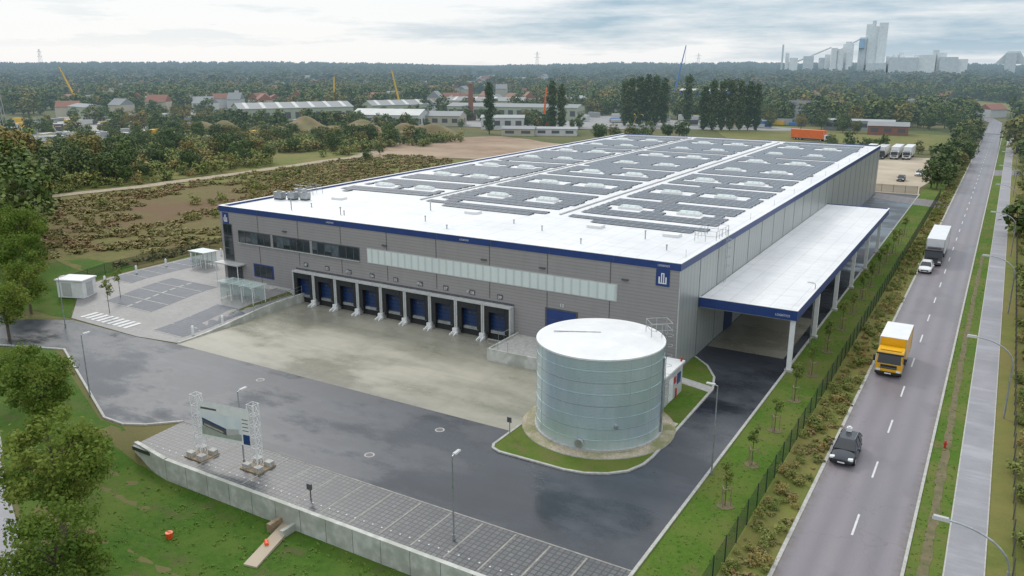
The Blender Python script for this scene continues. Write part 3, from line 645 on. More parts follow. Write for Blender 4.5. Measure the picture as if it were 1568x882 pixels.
def street_lamp(x,y):
    b=MB(); pts=[(0,0,0),(0,0,5.0)]
    for k in range(1,9):
        t=k/8*math.pi/2; pts.append((-3.0*(1-math.cos(t)),0,5.0+2.0*math.sin(t)))
    for i in range(len(pts)-1): b.beam(pts[i],pts[i+1],.06 if i else .08,M_galv,8)
    b.hexa([(-3.75,-.15,6.93),(-2.9,-.15,6.93),(-2.9,.15,6.93),(-3.75,.15,6.93)],[(-3.7,-.1,7.12),(-3.0,-.1,7.12),(-3.0,.1,7.12),(-3.7,.1,7.12)],M_grey)
    b.build('street_lamp',None,(x,y,0))
for y in (44.2,78.7,115,151,187,223,259): street_lamp(3.1,y)
def fence(name,p,q,h,m,post=2.5,pm_=None):
    b=MB(); p=Vector((*p,0));q=Vector((*q,0)); n=int((q-p).length/post); pm_=pm_ or m
    d=(q-p)/n
    for i in range(n):
        a=p+d*i; c=a+d; za=hz(a.x,a.y);zc=hz(c.x,c.y)
        b.quad([(a.x,a.y,za+.05),(c.x,c.y,zc+.05),(c.x,c.y,zc+h),(a.x,a.y,za+h)],m)
        b.beam((a.x,a.y,za),(a.x,a.y,za+h+.05),.04,pm_,4)
    b.build(name)
M_fp=pm('fence_post_green',(.012,.035,.022),None,2,.5)
fence('mesh_fence',(-11.5,30),(-11.5,215),1.9,M_fence,2.5,M_fp)
fence('mesh_fence',(-108,62),(-108,88),1.6,M_fence,2.5,M_fp); fence('mesh_fence',(-108,88),(-92,88),1.6,M_fence,2.5,M_fp)
M_fence2=fencem('dark_chain_fence',(.03,.03,.03),.35)
fence('mesh_fence',(3.9,30),(3.9,200),1.3,M_fence2,2.5,M_dgrey)
fence('mesh_fence',(-16.5,215),(-48,215),1.9,M_fence,2.5,M_fp)
for x,y in ((-76.8,57.3),(-76.9,61.6),(-104,64.5),(-104.3,69.6),(-104.3,74.5),(-104.3,79),(-103,83.5)):
    b=MB(); z=hz(x,y); b.beam((0,0,0),(0,0,.95),.16,M_white,10); b.beam((0,0,.95),(0,0,1.15),.17,M_lampg,10,.1); b.build('light_bollard',None,(x,y,z))
b=MB(); b.box(-1.9,1.9,-1.3,1.3,0,2.3,M_white); b.box(-2.05,2.05,-1.45,1.45,2.3,2.46,M_wcar); b.box(-1.2,.2,-1.33,-1.3,.2,2.0,M_grey); b.box(1.9,1.93,-.6,.6,.2,2.0,M_grey); b.build('transformer_kiosk',None,(-103.2,60.0,.25),rot=(0,0,.35))
def shelter(name,x0,x1,y0,y1,z,h,m):
    b=MB()
    for x in np.linspace(x0,x1,4):
        for y in (y0,y1): b.beam((x,y,z),(x,y,z+h),.05,M_white,6)
        b.box(x-.04,x+.04,y0-.3,y1+.3,z+h-.1,z+h,M_white)
    b.quad([(x0-.3,y0-.4,z+h+.12),(x1+.3,y0-.4,z+h+.12),(x1+.3,y1+.4,z+h+.02),(x0-.3,y1+.4,z+h+.02)],m)
    b.quad([(x0,y1+.01,z+.2),(x1,y1+.01,z+.2),(x1,y1+.01,z+h-.2),(x0,y1+.01,z+h-.2)],M_clear)
    b.quad([(x0,y0,z+.2),(x0,y1,z+.2),(x0,y1,z+h-.2),(x0,y0,z+h-.2)],M_clear)
    for k in range(5): xx=x0+(x1-x0)*(k+.5)/5; b.beam((xx,(y0+y1)/2-.4,z),(xx,(y0+y1)/2-.4,z+.8),.03,M_galv,5); b.beam((xx,(y0+y1)/2-.4,z+.8),(xx,(y0+y1)/2+.4,z+.8),.03,M_galv,5); b.beam((xx,(y0+y1)/2+.4,z+.8),(xx,(y0+y1)/2+.4,z),.03,M_galv,5)
    b.build(name)
shelter('bicycle_shelter',-83.5,-77.6,67.0,69.0,.95,2.3,M_clear); shelter('bicycle_shelter',-101,-98,76.5,78.5,1,2.3,M_poly)
b=MB(); b.box(-91.2,-86.5,72.6,74,3.55,3.7,M_grey)
for x in (-91,-86.7): b.beam((x,72.7,1),(x,72.7,3.55),.06,M_white)
b.box(-84.5,-80.8,72.9,74,1.0,1.15,M_kerb); b.build('entrance_canopy',W)
BN=empty('construction_banner',(0,0,0))
def truss(b,x,y,h,w=.5):
    cs=[(x-w/2,y-w/2),(x+w/2,y-w/2),(x+w/2,y+w/2),(x-w/2,y+w/2)]
    for c in cs: b.beam((*c,.0),(*c,h),.04,M_white,6)
    n=int(h/.85)
    for k in range(n):
        z0=h*k/n;z1=h*(k+1)/n
        for i in range(4):
            c=cs[i];d=cs[(i+1)%4]; b.beam((*c,z0),(*d,z1),.02,M_white,4); b.beam((*c,z1),(*d,z1),.02,M_white,4)
b=MB(); truss(b,-51.3,37.9,5.3,.62); truss(b,-46.0,38.8,5.3,.62); b.build('truss_towers',BN)
b=MB()
for (x,y) in ((-51.3,37.9),(-46.0,38.8)):
    for dx,dy in ((-.6,-.5),(.6,-.5),(.6,.6),(-.6,.6)): b.box(x+dx-.3,x+dx+.3,y+dy-.25,y+dy+.25,.12,.45,M_kerb)
    b.box(x-1.0,x+1.0,y-.9,y+.9,.03,.12,M_wood)
b.build('ballast_blocks',BN)
dv=Vector((5.3,.9,0)).normalized(); nv=Vector((dv.y,-dv.x,0)); o0=Vector((-51.0,37.95,0))+nv*.36
def bq(b,u0,u1,z0,z1,m,o=0):
    b.quad([o0+dv*u0+nv*o+Vector((0,0,z0)),o0+dv*u1+nv*o+Vector((0,0,z0)),o0+dv*u1+nv*o+Vector((0,0,z1)),o0+dv*u0+nv*o+Vector((0,0,z1))],m)
def bp(b,pts,m,o):
    b.quad([o0+dv*u+nv*o+Vector((0,0,z)) for u,z in pts],m)
b=MB(); bq(b,.25,4.95,1.9,4.95,M_white); bq(b,4.95,.25,1.9,4.95,M_white,-.01)
bq(b,.35,4.1,2.2,4.1,pm('banner_sky',(.60,.66,.70),(.70,.72,.73),1,.5),.01)
bp(b,[(.35,2.2),(4.1,2.2),(4.1,2.75),(.35,2.9)],pm('banner_ground',(.36,.38,.33),(.28,.31,.26),2,.6),.015)
bp(b,[(.45,2.95),(2.7,2.45),(2.7,3.0),(.45,3.6)],M_dgrey,.02)
bp(b,[(2.7,2.45),(3.9,2.75),(3.9,3.15),(2.7,3.0)],M_grey,.02)
bp(b,[(.45,3.48),(2.7,2.9),(2.7,3.0),(.45,3.6)],M_blue,.026); bp(b,[(.6,3.0),(2.4,2.60),(2.4,2.72),(.6,3.16)],M_kerb,.026)
bq(b,4.25,4.85,2.0,2.8,M_blue,.02)
for k in range(4): bq(b,4.25,4.8,3.1+k*.3,3.16+k*.3,M_dgrey,.02)
bq(b,.4,1.9,4.35,4.5,M_dgrey,.02)
b.build('banner_sheet',BN)
b=MB(); b.beam((-32.3,53.6,0),(-32.3,53.6,1.6),.04,M_galv,6); b.box(-32.5,-32.1,53.5,53.56,1.2,1.65,M_dgrey); b.build('traffic_sign')
b=MB(); b.beam((-39.0,37.3,0),(-39.0,37.3,1.3),.05,M_dgrey,6); b.box(-39.2,-38.8,37.15,37.3,.9,1.35,M_dgrey); b.build('parking_post')
b=MB(); b.beam((0,0,0),(0,0,.55),.09,M_red,10); b.beam((0,0,.55),(0,0,.68),.11,M_red,10,.05); b.beam((-.17,0,.4),(.17,0,.4),.05,M_red,8); b.build('fire_hydrant',None,(-.9,69.6,0))
# ------------------------------------------------------------------ vehicles
def wheel(b,x,y,r=.33,w=.22,hub=M_grey):
    b.beam((x-w/2,y,r),(x+w/2,y,r),r,M_tyre,20); s=1 if x>0 else -1
    b.beam((x+s*w/2,y,r),(x+s*(w/2+.015),y,r),r*.6,hub,14)
def car(name,x,y,paint,L=4.6,Wd=1.84,Ht=1.52,rz_=0,extra=False):
    E=empty(name,(x,y,.03),rz_)
    hw=Wd/2
    st=[(-L/2,.74,.30,.62),(-L/2+.12,.86,.24,.74),(-L/2+.5,.97,.2,.84),(-L/2+1.15,1,.2,.95),(-.6,1,.2,.99),(.5,1,.2,1.0),(L/2-1.0,1,.2,1.02),(L/2-.35,.97,.22,1.02),(L/2-.08,.9,.28,.95),(L/2,.8,.34,.8)]
    vs=[];fs=[];m=9
    for (yy,w,zl,zt) in st:
        W_=hw*w; prof=[(-.86*W_,zl),(-W_,zl+.16),(-W_,zt-.22),(-.92*W_,zt-.04),(0,zt+.03),(.92*W_,zt-.04),(W_,zt-.22),(W_,zl+.16),(.86*W_,zl)]
        vs+=[(px,yy,pz) for px,pz in prof]
    for i in range(len(st)-1):
        for k in range(m): fs.append((i*m+k,i*m+(k+1)%m,(i+1)*m+(k+1)%m,(i+1)*m+k))
    fs.append(tuple(range(m))[::-1]); fs.append(tuple((len(st)-1)*m+k for k in range(m)))
    b=MB(); b.add(vs,fs,paint); o=b.build('body',E,smooth=True); s=o.modifiers.new('s','SUBSURF'); s.levels=2; s.render_levels=2
    yb0,yb1,yt0,yt1=-L/2+1.2,L/2-.12,-L/2+2.0,L/2-.65; wb,wt=hw*.90,hw*.70
    b=MB(); zb=.97
    b.hexa([(-wb,yb0,zb),(wb,yb0,zb),(wb,yb1,zb),(-wb,yb1,zb)],[(-wt,yt0,Ht-.05),(wt,yt0,Ht-.05),(wt,yt1,Ht-.07),(-wt,yt1,Ht-.07)],M_cglass); b.build('glasshouse',E,bevel=.06)
    b=MB(); b.hexa([(-wt-.02,yt0-.03,Ht-.08),(wt+.02,yt0-.03,Ht-.08),(wt+.02,yt1+.12,Ht-.1),(-wt-.02,yt1+.12,Ht-.1)],[(-wt+.06,yt0+.1,Ht-.0),(wt-.06,yt0+.1,Ht-.0),(wt-.06,yt1+.0,Ht-.03),(-wt+.06,yt1+.0,Ht-.03)],paint)
    for s in (-1,1):
        for (ya,yt,) in ((yb0,yt0),(-.05,0.0),(1.0,.95),(yb1,yt1)): b.beam((s*wb,ya,zb),(s*(wt+.0),yt,Ht-.06),.035,paint,5)
        b.beam((s*(wt-.08),yt0+.3,Ht+.03),(s*(wt-.08),yt1-.1,Ht+.02),.018,M_galv,5)
        b.box(s*(hw+.1)-.1,s*(hw+.1)+.1,yb0+.35,yb0+.5,.98,1.12,paint)
        b.hexa([(s*hw*.72-.2,-L/2+.05,.6),(s*hw*.72+.16,-L/2+.12,.6),(s*hw*.72+.16,-L/2+.4,.6),(s*hw*.72-.2,-L/2+.3,.6)],[(s*hw*.72-.2,-L/2+.09,.72),(s*hw*.72+.14,-L/2+.16,.74),(s*hw*.72+.14,-L/2+.4,.77),(s*hw*.72-.2,-L/2+.3,.77)],M_lampg)
    b.box(-.5,.5,-L/2-.01,-L/2+.1,.42,.6,M_black); b.box(-.26,.26,-L/2-.025,-L/2,.36,.47,M_white); b.box(-hw*.8,hw*.8,L/2-.1,L/2+.0,.8,.92,M_red)
    if extra: b.box(-.30,.10,yt1-.45,yt1-.1,Ht,Ht+.32,M_white); b.beam((-.1,yt1-.28,Ht+.32),(-.1,yt1-.28,Ht+.42),.13,M_white,10)
    b.build('trim',E,bevel=.015)
    b=MB()
    for yy in (-L/2+.88,L/2-.85):
        for s in (-1,1): wheel(b,s*(hw-.1),yy)
    b.build('wheels',E)
    return E
car('parked_car',-7.55,64.1,M_carp,extra=True)
car('white_car',-7.75,133.5,M_wcar,4.3,1.8,1.5)
def truck(name,x,y,cab,boxm,roofm,Lbox=6.4,Hb=3.55,semi=False):
    E=empty(name,(x,y,.03)); w=1.2
    b=MB()
    prof=[(0.0,.55),(0.0,1.35),(.22,2.35),(.42,2.62),(1.95,2.66),(1.95,.55)]
    n=len(prof); vs=[(s*w,py,pz) for s in (-1,1) for py,pz in prof]
    fs=[tuple(range(n)),tuple(range(2*n-1,n-1,-1))]+[(k,k+n,(k+1)%n+n,(k+1)%n) for k in range(n)]
    b.add(vs,fs,cab); b.build('cab',E,bevel=.07)
    b=MB()
    b.hexa([(-1.08,-.025,1.42),(1.08,-.025,1.42),(1.08,.06,1.42),(-1.08,.06,1.42)],[(-1.0,.165,2.28),(1.0,.165,2.28),(1.0,.25,2.28),(-1.0,.25,2.28)],M_cglass)
    for s in (-1,1):
        b.add([(s*1.215,.3,1.45),(s*1.215,1.25,1.45),(s*1.215,1.25,2.25),(s*1.215,.42,2.25)],[(0,1,2,3) if s>0 else (3,2,1,0)],M_cglass)
        b.box(s*1.38-.1,s*1.38+.1,-.02,.12,1.55,2.15,M_black); b.beam((s*1.2,.1,2.1),(s*1.4,.05,2.1),.025,M_black,5)
        b.box(s*.92-.2,s*.92+.2,-.05,.0,.62,.82,M_lampg)
        b.box(s*1.0-.02,s*1.0+.02,-.03,-.02,.4,.5,M_org)
    b.box(-.75,.75,-.03,.01,.9,1.3,M_black); b.box(-1.2,1.2,-.09,.3,.35,.58,M_black if not semi else M_dgrey); b.box(-.9,.9,-.035,-.02,1.0,1.03,M_galv); b.box(-.3,.3,-.1,-.09,.4,.52,M_white)
    b.box(-.95,.95,.45,1.1,2.66,2.72,M_black if semi else cab); b.box(-1.22,1.22,-.04,.12,2.34,2.48,M_black)
    b.build('cab_details',E,bevel=.01)
    b=MB(); y0=2.15; y1=y0+Lbox
    b.box(-1.24,1.24,y0,y1,.98,Hb,boxm); b.build('cargo_box',E,bevel=.03)
    b=MB(); b.box(-1.26,1.26,y0-.01,y1+.01,Hb,Hb+.05,roofm); b.box(-1.27,1.27,y0-.02,y1+.02,.9,1.02,M_galv)
    for s in (-1,1):
        for yy in (y0,y1): b.box(s*1.24-.05,s*1.24+.05,yy-.05,yy+.05,.95,Hb,M_grey)
    b.box(-.5,.5,.6,y1-.2,.6,.95,M_dgrey); b.box(-1.2,1.2,y1-.2,y1,.5,.65,M_red)
    for s in (-1,1): b.box(s*1.1-.05,s*1.1+.05,2.6,y1-2.4,.45,.85,M_dgrey)
    b.build('chassis',E)
    b=MB()
    ws=[.95,y1-1.7]+([y1-3.0,y1-4.3,3.3] if semi else [])
    for yy in ws:
        for s in (-1,1): wheel(b,s*1.02,yy,.48,.32)
    b.build('wheels',E); return E
truck('yellow_delivery_truck',-6.95,83.9,M_yel,M_yel,M_wcar,5.6,3.45)
truck('white_semi_truck',-7.2,137.3,M_dgrey,M_wcar,M_wcar,13,3.8,True)
for i,(x,y) in enumerate(((-38,288),(-34.5,289),(-30.5,291),(-27,292))):
    truck('parked_semi_truck',x,y,M_wcar if i!=1 else M_dgrey,M_wcar,M_wcar,12,3.8,True)
for x,y in ((-19.5,252),(-22.5,238)): car('parked_car',x,y,M_wcar if x>-20 else M_carp,4.4)
truck('orange_truck',-60,345,M_wcar,M_org,M_org,14,4.2,True).rotation_euler=(0,0,1.3)
for x,y in ((6,355),(10,352),(14.5,356),(9,300),(12.6,300)): truck('parked_semi_truck',x,y,M_wcar,M_wcar,M_wcar,12,3.8,True)
# ------------------------------------------------------------------ trees
def leafmesh(name,seed,R,zc,nclump,per,leaf,fmat,trunk=(0,0),shape='round',crad=.34,flat=.3):
    r=np.random.default_rng(seed)
    d=r.normal(size=(nclump,3)); d/=np.linalg.norm(d,axis=1)[:,None]
    rad=r.uniform(.35,.95,nclump)**.7
    C=d*rad[:,None]*np.array(R)*(1-crad*.5)
    if shape=='poplar':
        t=r.uniform(-1,1,nclump); wr=np.sqrt(np.clip(1-np.abs(t)**2.6,0.02,1)); a=r.uniform(0,6.28,nclump); q=r.uniform(.1,.7,nclump)
        C=np.stack([np.cos(a)*q*wr*R[0],np.sin(a)*q*wr*R[1],t*R[2]*.93],1)
    C*=1+r.normal(0,.08,(nclump,1))
    csz=np.min(R)*crad*r.uniform(.6,1.35,nclump)
    tone=r.uniform(0,1,nclump)
    n=nclump*per; ci=np.repeat(np.arange(nclump),per)
    g=r.normal(size=(n,3)); g/=np.linalg.norm(g,axis=1)[:,None]; rr=r.uniform(.35,1.1,n)
    P=C[ci]+g*(rr*csz[ci])[:,None]*np.array([1,1,.8])
    nr=g*1.0+r.normal(size=(n,3))*.6+np.array([0,0,flat]); nr/=np.linalg.norm(nr,axis=1)[:,None]
    up=r.normal(size=(n,3)); t1=np.cross(nr,up); t1/=np.linalg.norm(t1,axis=1)[:,None]; t2=np.cross(nr,t1)
    s=leaf*r.uniform(.6,1.35,n)[:,None]
    P[:,2]+=zc
    if shape=='shrub': P[:,2]=np.maximum(P[:,2],.02)
    V=np.stack([P-t1*s*.5,P-t2*s*.32,P+t1*s*.5,P+t2*s*.32],1).reshape(-1,3)
    F=np.arange(4*n).reshape(-1,4).tolist(); V=V.tolist(); tn=np.clip(np.repeat(tone[ci]*.7+r.uniform(0,.3,n),4),0,1).tolist(); mi=[0]*n
    if trunk[0]:
        mb=MB(); h,tr=trunk
        mb.beam((0,0,-.3),(0,0,h*.55),tr,M_bark,8,tr*.75); mb.beam((0,0,h*.55),(.1,.1,h),tr*.75,M_bark,8,tr*.35)
        for k in range(6):
            a=k*1.05+r.uniform(0,.5); zz0=h*(.5+.07*k); mb.beam((0,0,zz0),(math.cos(a)*R[0]*.6,math.sin(a)*R[1]*.6,min(zz0+R[2]*.6,zc+R[2]*.5)),tr*.38,M_bark,5,tr*.1)
        bse=len(V); V+=mb.v; F+=[tuple(bse+i for i in f) for f in mb.f]; mi+=[1]*len(mb.f); tn+=[0.5]*len(mb.v)
    me=bpy.data.meshes.new(name); me.from_pydata(V,[],F); me.materials.append(fmat); me.materials.append(M_bark)
    me.polygons.foreach_set('material_index',mi); at=me.attributes.new('tone','FLOAT','POINT'); at.data.foreach_set('value',tn); me.update(); return me
near=[leafmesh('near_crown%d'%i,20+i,(4.1,4.1,3.9),5.6,64,120,.29,F_tree,(6.5,.22),crad=.25) for i in range(3)]
mid=[leafmesh('mid_crown%d'%i,40+i,(3.6,3.6,3.8),4.9,40,36,.58,F_dk if i%2 else F_wood,(6,.2),crad=.34,flat=.7) for i in range(4)]
pop=[leafmesh('poplar_crown%d'%i,60+i,(2.9,2.9,10.8),11.4,120,30,.85,F_pop,(14,.3),'poplar',crad=.45,flat=.4) for i in range(3)]
far=[leafmesh('far_crown%d'%i,80+i,(4.6,4.6,4.6),5.0,15,18,1.5,F_wood,(4,.3),crad=.42,flat=.9) for i in range(4)]
vfar=[leafmesh('vfar_crown%d'%i,90+i,(7,7,5.5),5.0,9,13,3.0,F_far,(0,0),crad=.5,flat=.9) for i in range(3)]
shr=[leafmesh('shrub%d'%i,100+i,(1.0,1.0,.8),.6,11,22,.23,F_shrub,(0,0),'shrub',crad=.45,flat=1.2) for i in range(4)]
tuf=[leafmesh('tuft%d'%i,120+i,(1.3,1.3,.32),.20,8,11,.36,F_tuft,(0,0),'shrub',crad=.8,flat=1.6) for i in range(3)]
gtu=[leafmesh('gtuft%d'%i,130+i,(.5,.5,.10),.04,6,9,.16,F_grass,(0,0),'shrub',crad=.8,flat=1.4) for i in range(2)]
youngm=[leafmesh('young%d'%i,140+i,(.62,.62,.95),2.6,10,30,.17,F_young,(2.9,.035),crad=.42) for i in range(3)]
def tree(name,me,x,y,s,z=None,sz=None):
    o=bpy.data.objects.new(name,me); COL.objects.link(o); o.location=(x,y,hz(x,y) if z is None else z); o.rotation_euler=(0,0,random.uniform(0,6.28)); o.scale=(s,s,s if sz is None else sz); return o
for i,(x,y,s) in enumerate([(-49.6,25.6,1.0),(-41.2,20.6,.80),(-64.6,33.2,.88),(-73.5,36.6,.66),(-93.5,45.8,.80),(-101,52.5,.8),(-110,57,1.0),(-121,63,1.15),(-56,30.3,.5)]):
    tree('roadside_tree',near[i%3],x,y,s)
for i,(x,y,s) in enumerate([(-132,68,1.5),(-143,76,1.7),(-158,82,1.8),(-174,90,1.7),(-190,99,1.8),(-150,66,1.6),(-212,112,1.8),(-124,56,1.3)]):
    tree('roadside_tree',mid[i%4],x,y,s)
for y in (51.7,58.7,65.8,73.2,80.7,88.7,97.6,105,112.5,120,128,136,144,152,160):
    E=empty('young_tree',(-13.5,y,0)); o=tree('crown',youngm[random.randrange(3)],0,0,random.uniform(.8,1.2),0); o.parent=E
    b=MB()
    for a in range(3): t=a*2.09+.4; b.beam((.38*math.cos(t),.38*math.sin(t),0),(.38*math.cos(t),.38*math.sin(t),1.5),.035,M_wood,6)
    for a in range(3):
        t=a*2.09+.4;t2=t+2.09; b.beam((.38*math.cos(t),.38*math.sin(t),1.4),(.38*math.cos(t2),.38*math.sin(t2),1.4),.03,M_wood,5)
    b.prism([(random.uniform(.5,.7)*math.cos(a),random.uniform(.5,.7)*math.sin(a)) for a in np.linspace(0,6.28,15)[:-1]],0,.035,M_soil); b.build('stakes',E)
tree('young_tree',youngm[0],-92.8,57.6,1.3); tree('young_tree',youngm[1],-97,62,1.2)
for x,y,s in ((-196,308,1.0),(-181,338,1.02),(-177,340,.95),(-162,386,1.04),(-158.5,388,1.1),(-155,390,1.12),(-151.5,392,1.08),(-148,394,1.04),(-165,385,.98),(-141,409,1.08),(-122,377,.92),(-118,378,1.02),(-114.5,380,1.0),(-111,382,1.06),(-107.5,385,1.04),(-104,387,1.0),(-100.5,388,.94)):
    tree('poplar_tree',pop[random.randrange(3)],x,y,s)
def scatter(name,pts,meshes):
    E=empty(name); pts=np.asarray(pts); idx=rng.integers(0,len(meshes),len(pts))
    for k,me in enumerate(meshes):
        q=pts[idx==k]
        if not len(q): continue
        x,y,s=q[:,0],q[:,1],q[:,2]; z=hgt(x,y)-.03; a=rng.uniform(0,6.28,len(q)); h=s/2
        V=[]
        for dx in (0,1,2,3):
            an=a+dx*math.pi/2; V.append(np.stack([x+np.cos(an)*h*1.41421,y+np.sin(an)*h*1.41421,z],1))
        V=np.stack(V,1).reshape(-1,3); F=np.arange(len(V)).reshape(-1,4)
        m=bpy.data.meshes.new(name+'_points'); m.from_pydata(V.tolist(),[],F.tolist()); m.update()
        o=bpy.data.objects.new(name+'_points',m); COL.objects.link(o); o.parent=E
        o.instance_type='FACES'; o.use_instance_faces_scale=True; o.show_instancer_for_render=False; o.show_instancer_for_viewport=False
        c=bpy.data.objects.new(name+'_plant',me); COL.objects.link(c); c.parent=o
    return E
def U(n,a,b): return rng.uniform(a,b,n)
n=1150; ys=30+ (U(n,0,1)**1.35)*300; scatter('roadside_shrubs',np.stack([U(n,-11.2,-9.1),ys,U(n,.25,.72)],1),shr+tuf)
n=320; scatter('roadside_hedge',np.stack([U(n,4.3,7.5),30+U(n,0,1)**1.3*300,U(n,.5,1.2)],1),shr)
n=1800; a=np.stack([U(n,-1.8,.2),25+U(n,0,1)**1.8*200,U(n,.3,.7)],1); a2=np.stack([U(n,-15.6,-11.7),35+U(n,0,1)**1.8*180,U(n,.3,.7)],1)
xx=U(3000,-62,-17); yy=U(3000,14,35.6); a3=np.stack([xx,yy,U(3000,.3,1.0)],1); a3=a3[((xx-RX0)*rn[0]+(yy-RY0)*rn[1])>.6]
scatter('grass_tufts',np.concatenate([a,a2,a3]),gtu)
n=4800; xx=U(n,-176,-92); yy=U(n,62,215); k=~((xx>-109)&(yy<89)); dl=((xx-RX0)*rn[0]+(yy-RY0)*rn[1])
k&=dl>3; k&=vn(xx,yy,14,3.)>-.35; k&=~((xx>-132)&(xx<-114)&(yy>90)&(yy<180)&(vn(xx,yy,5,1.)>-.2)); scatter('dry_meadow_tufts',np.stack([xx[k],yy[k],U(k.sum(),.6,1.8)],1),tuf)
n=260; xx=U(n,-176,-95); yy=U(n,100,205); k=vn(xx,yy,11,8.)>.2; scatter('field_bushes',np.stack([xx[k],yy[k],U(k.sum(),.7,1.8)],1),shr)
n=1500; xx=U(n,-300,-184); yy=U(n,95,275); k=vn(xx,yy,17,6.)>-.3; scatter('scrub_bushes',np.stack([xx[k],yy[k],U(k.sum(),1.0,3.8)],1),shr)
n=150; xx=U(n,-290,-188); yy=U(n,100,250); scatter('scrub_trees',np.stack([xx,yy,U(n,.35,1.1)],1),mid)
sp=np.array([(-196,130,1.0),(-202,122,1.3),(-208,128,1.5),(-198,118,1.2),(-215,118,1.6),(-110,92,.22),(-170,196,.5),(-178,212,.6),(-205,138,1.1)]); scatter('field_trees',sp,mid)
scatter('roadside_wood_edge',np.stack([U(70,6.5,14),U(70,90,330),U(70,.35,.95)],1),mid)
def dens(x,y): return vn(x,y,60,5.)+.6*vn(x,y,150,9.)
def polar(n,d0,d1,a0,a1,pw=.6):
    D=d0+(d1-d0)*U(n,0,1)**pw; A=np.radians(U(n,a0,a1)); return D*np.sin(A),D*np.cos(A)
x,y=polar(6500,250,900,-66,12,.62)
k=dens(x,y)>-.32
k&=~((x>-345)&(x<-10)&(y<460)&(y>100))
k&=~((x>-480)&(x<-250)&(y>140)&(y<400))
k&=~((np.abs(x+6)<9)&(y<620))
k&=~((x>10)&(x<320)&(y>520)&(y<950))
scatter('woodland',np.stack([x[k],y[k],U(k.sum(),.6,1.6)],1),far)
x,y=polar(8000,850,3400,-66,10,.75); k=(dens(x/3,y/3)>-.6)&~((x>20)&(x<380)&(y>520)&(y<1050))
scatter('distant_woodland',np.stack([x[k],y[k],U(k.sum(),.7,1.6)+np.hypot(x[k],y[k])/5000],1),vfar)
grp=[]
def line(x0,y0,x1,y1,n,s0,s1,j=4):
    t=U(n,0,1); grp.append(np.stack([x0+(x1-x0)*t+rng.normal(0,j,n),y0+(y1-y0)*t+rng.normal(0,j,n),U(n,s0,s1)],1))
line(-13,225,-13,420,50,.5,1.0,1.3); line(14,140,22,420,100,.7,1.3,4); line(40,160,45,420,90,1,1.8,10); line(-55,312,-20,312,10,.4,.8,3)
line(-100,440,-20,440,45,.9,1.5,8); line(-240,245,-190,262,25,.4,.8,4); line(-330,255,-235,300,60,.5,1.1,7); line(-345,300,-400,420,40,.7,1.2,9)
line(-300,400,-180,470,50,.7,1.3,8); line(-180,440,-60,455,55,.9,1.5,8); line(-150,300,-110,340,14,.5,.9,5); line(-215,330,-170,360,14,.5,.9,5); line(-130,400,-60,400,14,.6,1.1,6); line(-420,200,-260,130,45,.7,1.3,8)
line(-460,330,-350,250,40,.6,1.2,18); line(-330,340,-270,380,18,.6,1.1,8); line(-390,180,-300,240,34,.5,1.0,16); line(-290,292,-225,312,22,.5,.9,4); line(-270,372,-200,378,16,.6,1.0,4); line(-360,290,-300,270,20,.6,1.0,5)
scatter('estate_trees',np.concatenate(grp),far[:2]+mid[:2])
# ------------------------------------------------------------------ distant buildings
def house(name,x,y,w,d,h,rot,wall,roof,gable=2.,win=True,stripes=False,parent=None):
    b=MB(); mt=Matrix.Rotation(rot,4,'Z')
    b.box(-w/2,w/2,-d/2,d/2,0,h,wall,mt)
    P=[mt@Vector(p) for p in ((-w/2-.4,-d/2-.4,h),(w/2+.4,-d/2-.4,h),(w/2+.4,d/2+.4,h),(-w/2-.4,d/2+.4,h),(-w/2-.4,0,h+gable),(w/2+.4,0,h+gable))]
    b.add(P,[(0,1,5,4),(2,3,4,5)],roof); b.add([mt@Vector(p) for p in ((-w/2,-d/2,h),(-w/2,d/2,h),(-w/2,0,h+gable*.97),(w/2,-d/2,h),(w/2,d/2,h),(w/2,0,h+gable*.97))],[(0,2,1),(3,4,5)],wall)
    if win:
        k=max(2,int(w/5))
        for s in (-1,1):
            for i in range(k):
                cx=-w/2+w*(i+.5)/k; b.box(cx-w/k*.28,cx+w/k*.28,s*d/2-.06,s*d/2+.06,h*.35,h*.75,FB['dk'],mt)
        for i in range(max(1,int(d/5))): cy=-d/2+d*(i+.5)/max(1,int(d/5)); b.box(w/2-.05,w/2+.06,cy-1,cy+1,h*.3,h*.7,FB['dk'],mt)
    if stripes:
        for i in range(stripes):
            cx=-w/2+w*(i+.5)/stripes
            q=[mt@Vector(p) for p in ((cx-1.0,-d/2+.5,h+.25),(cx+1.0,-d/2+.5,h+.25),(cx+1.0,-.3,h+gable+.08),(cx-1.0,-.3,h+gable+.08))]; b.quad(q,FB['wh'])
    return b.build(name,parent,(x,y,hz(x,y)))
house('green_factory_hall',-325,318,58,26,8,1.0,FB['gr'],FB['rf'],2.5,True,7); house('green_factory_hall',-310,385,34,20,7,1.0,FB['gr'],FB['rf'],2.5,True,4)
house('white_hall',-262,322,34,20,6,.35,FB['wh'],FB['wh'],2.5); house('white_hall',-242,338,20,14,5,.35,FB['cr'],FB['rf'],2)
house('long_factory',-240,405,75,20,7,.25,FB['gr'],FB['rf'],1.5); house('long_factory',-285,445,50,22,7.5,.35,FB['cr'],FB['rf'],2,True,4)
house('white_office',-206,336,20,13,5.5,.5,FB['wh'],FB['gy'],1.0); house('low_shed',-182,310,14,9,3,.4,FB['cr'],FB['rf'],1); house('low_shed',-168,318,18,7,3,.4,FB['wh'],FB['gy'],.7)
house('white_hall',-235,500,45,24,8,.2,FB['wh'],FB['gy'],1.5); house('blue_hall',-184,572,34,24,12,.2,FB['bl'],FB['wh'],1.); house('white_hall',-92,474,26,20,7,.1,FB['wh'],FB['dk'],3.5)
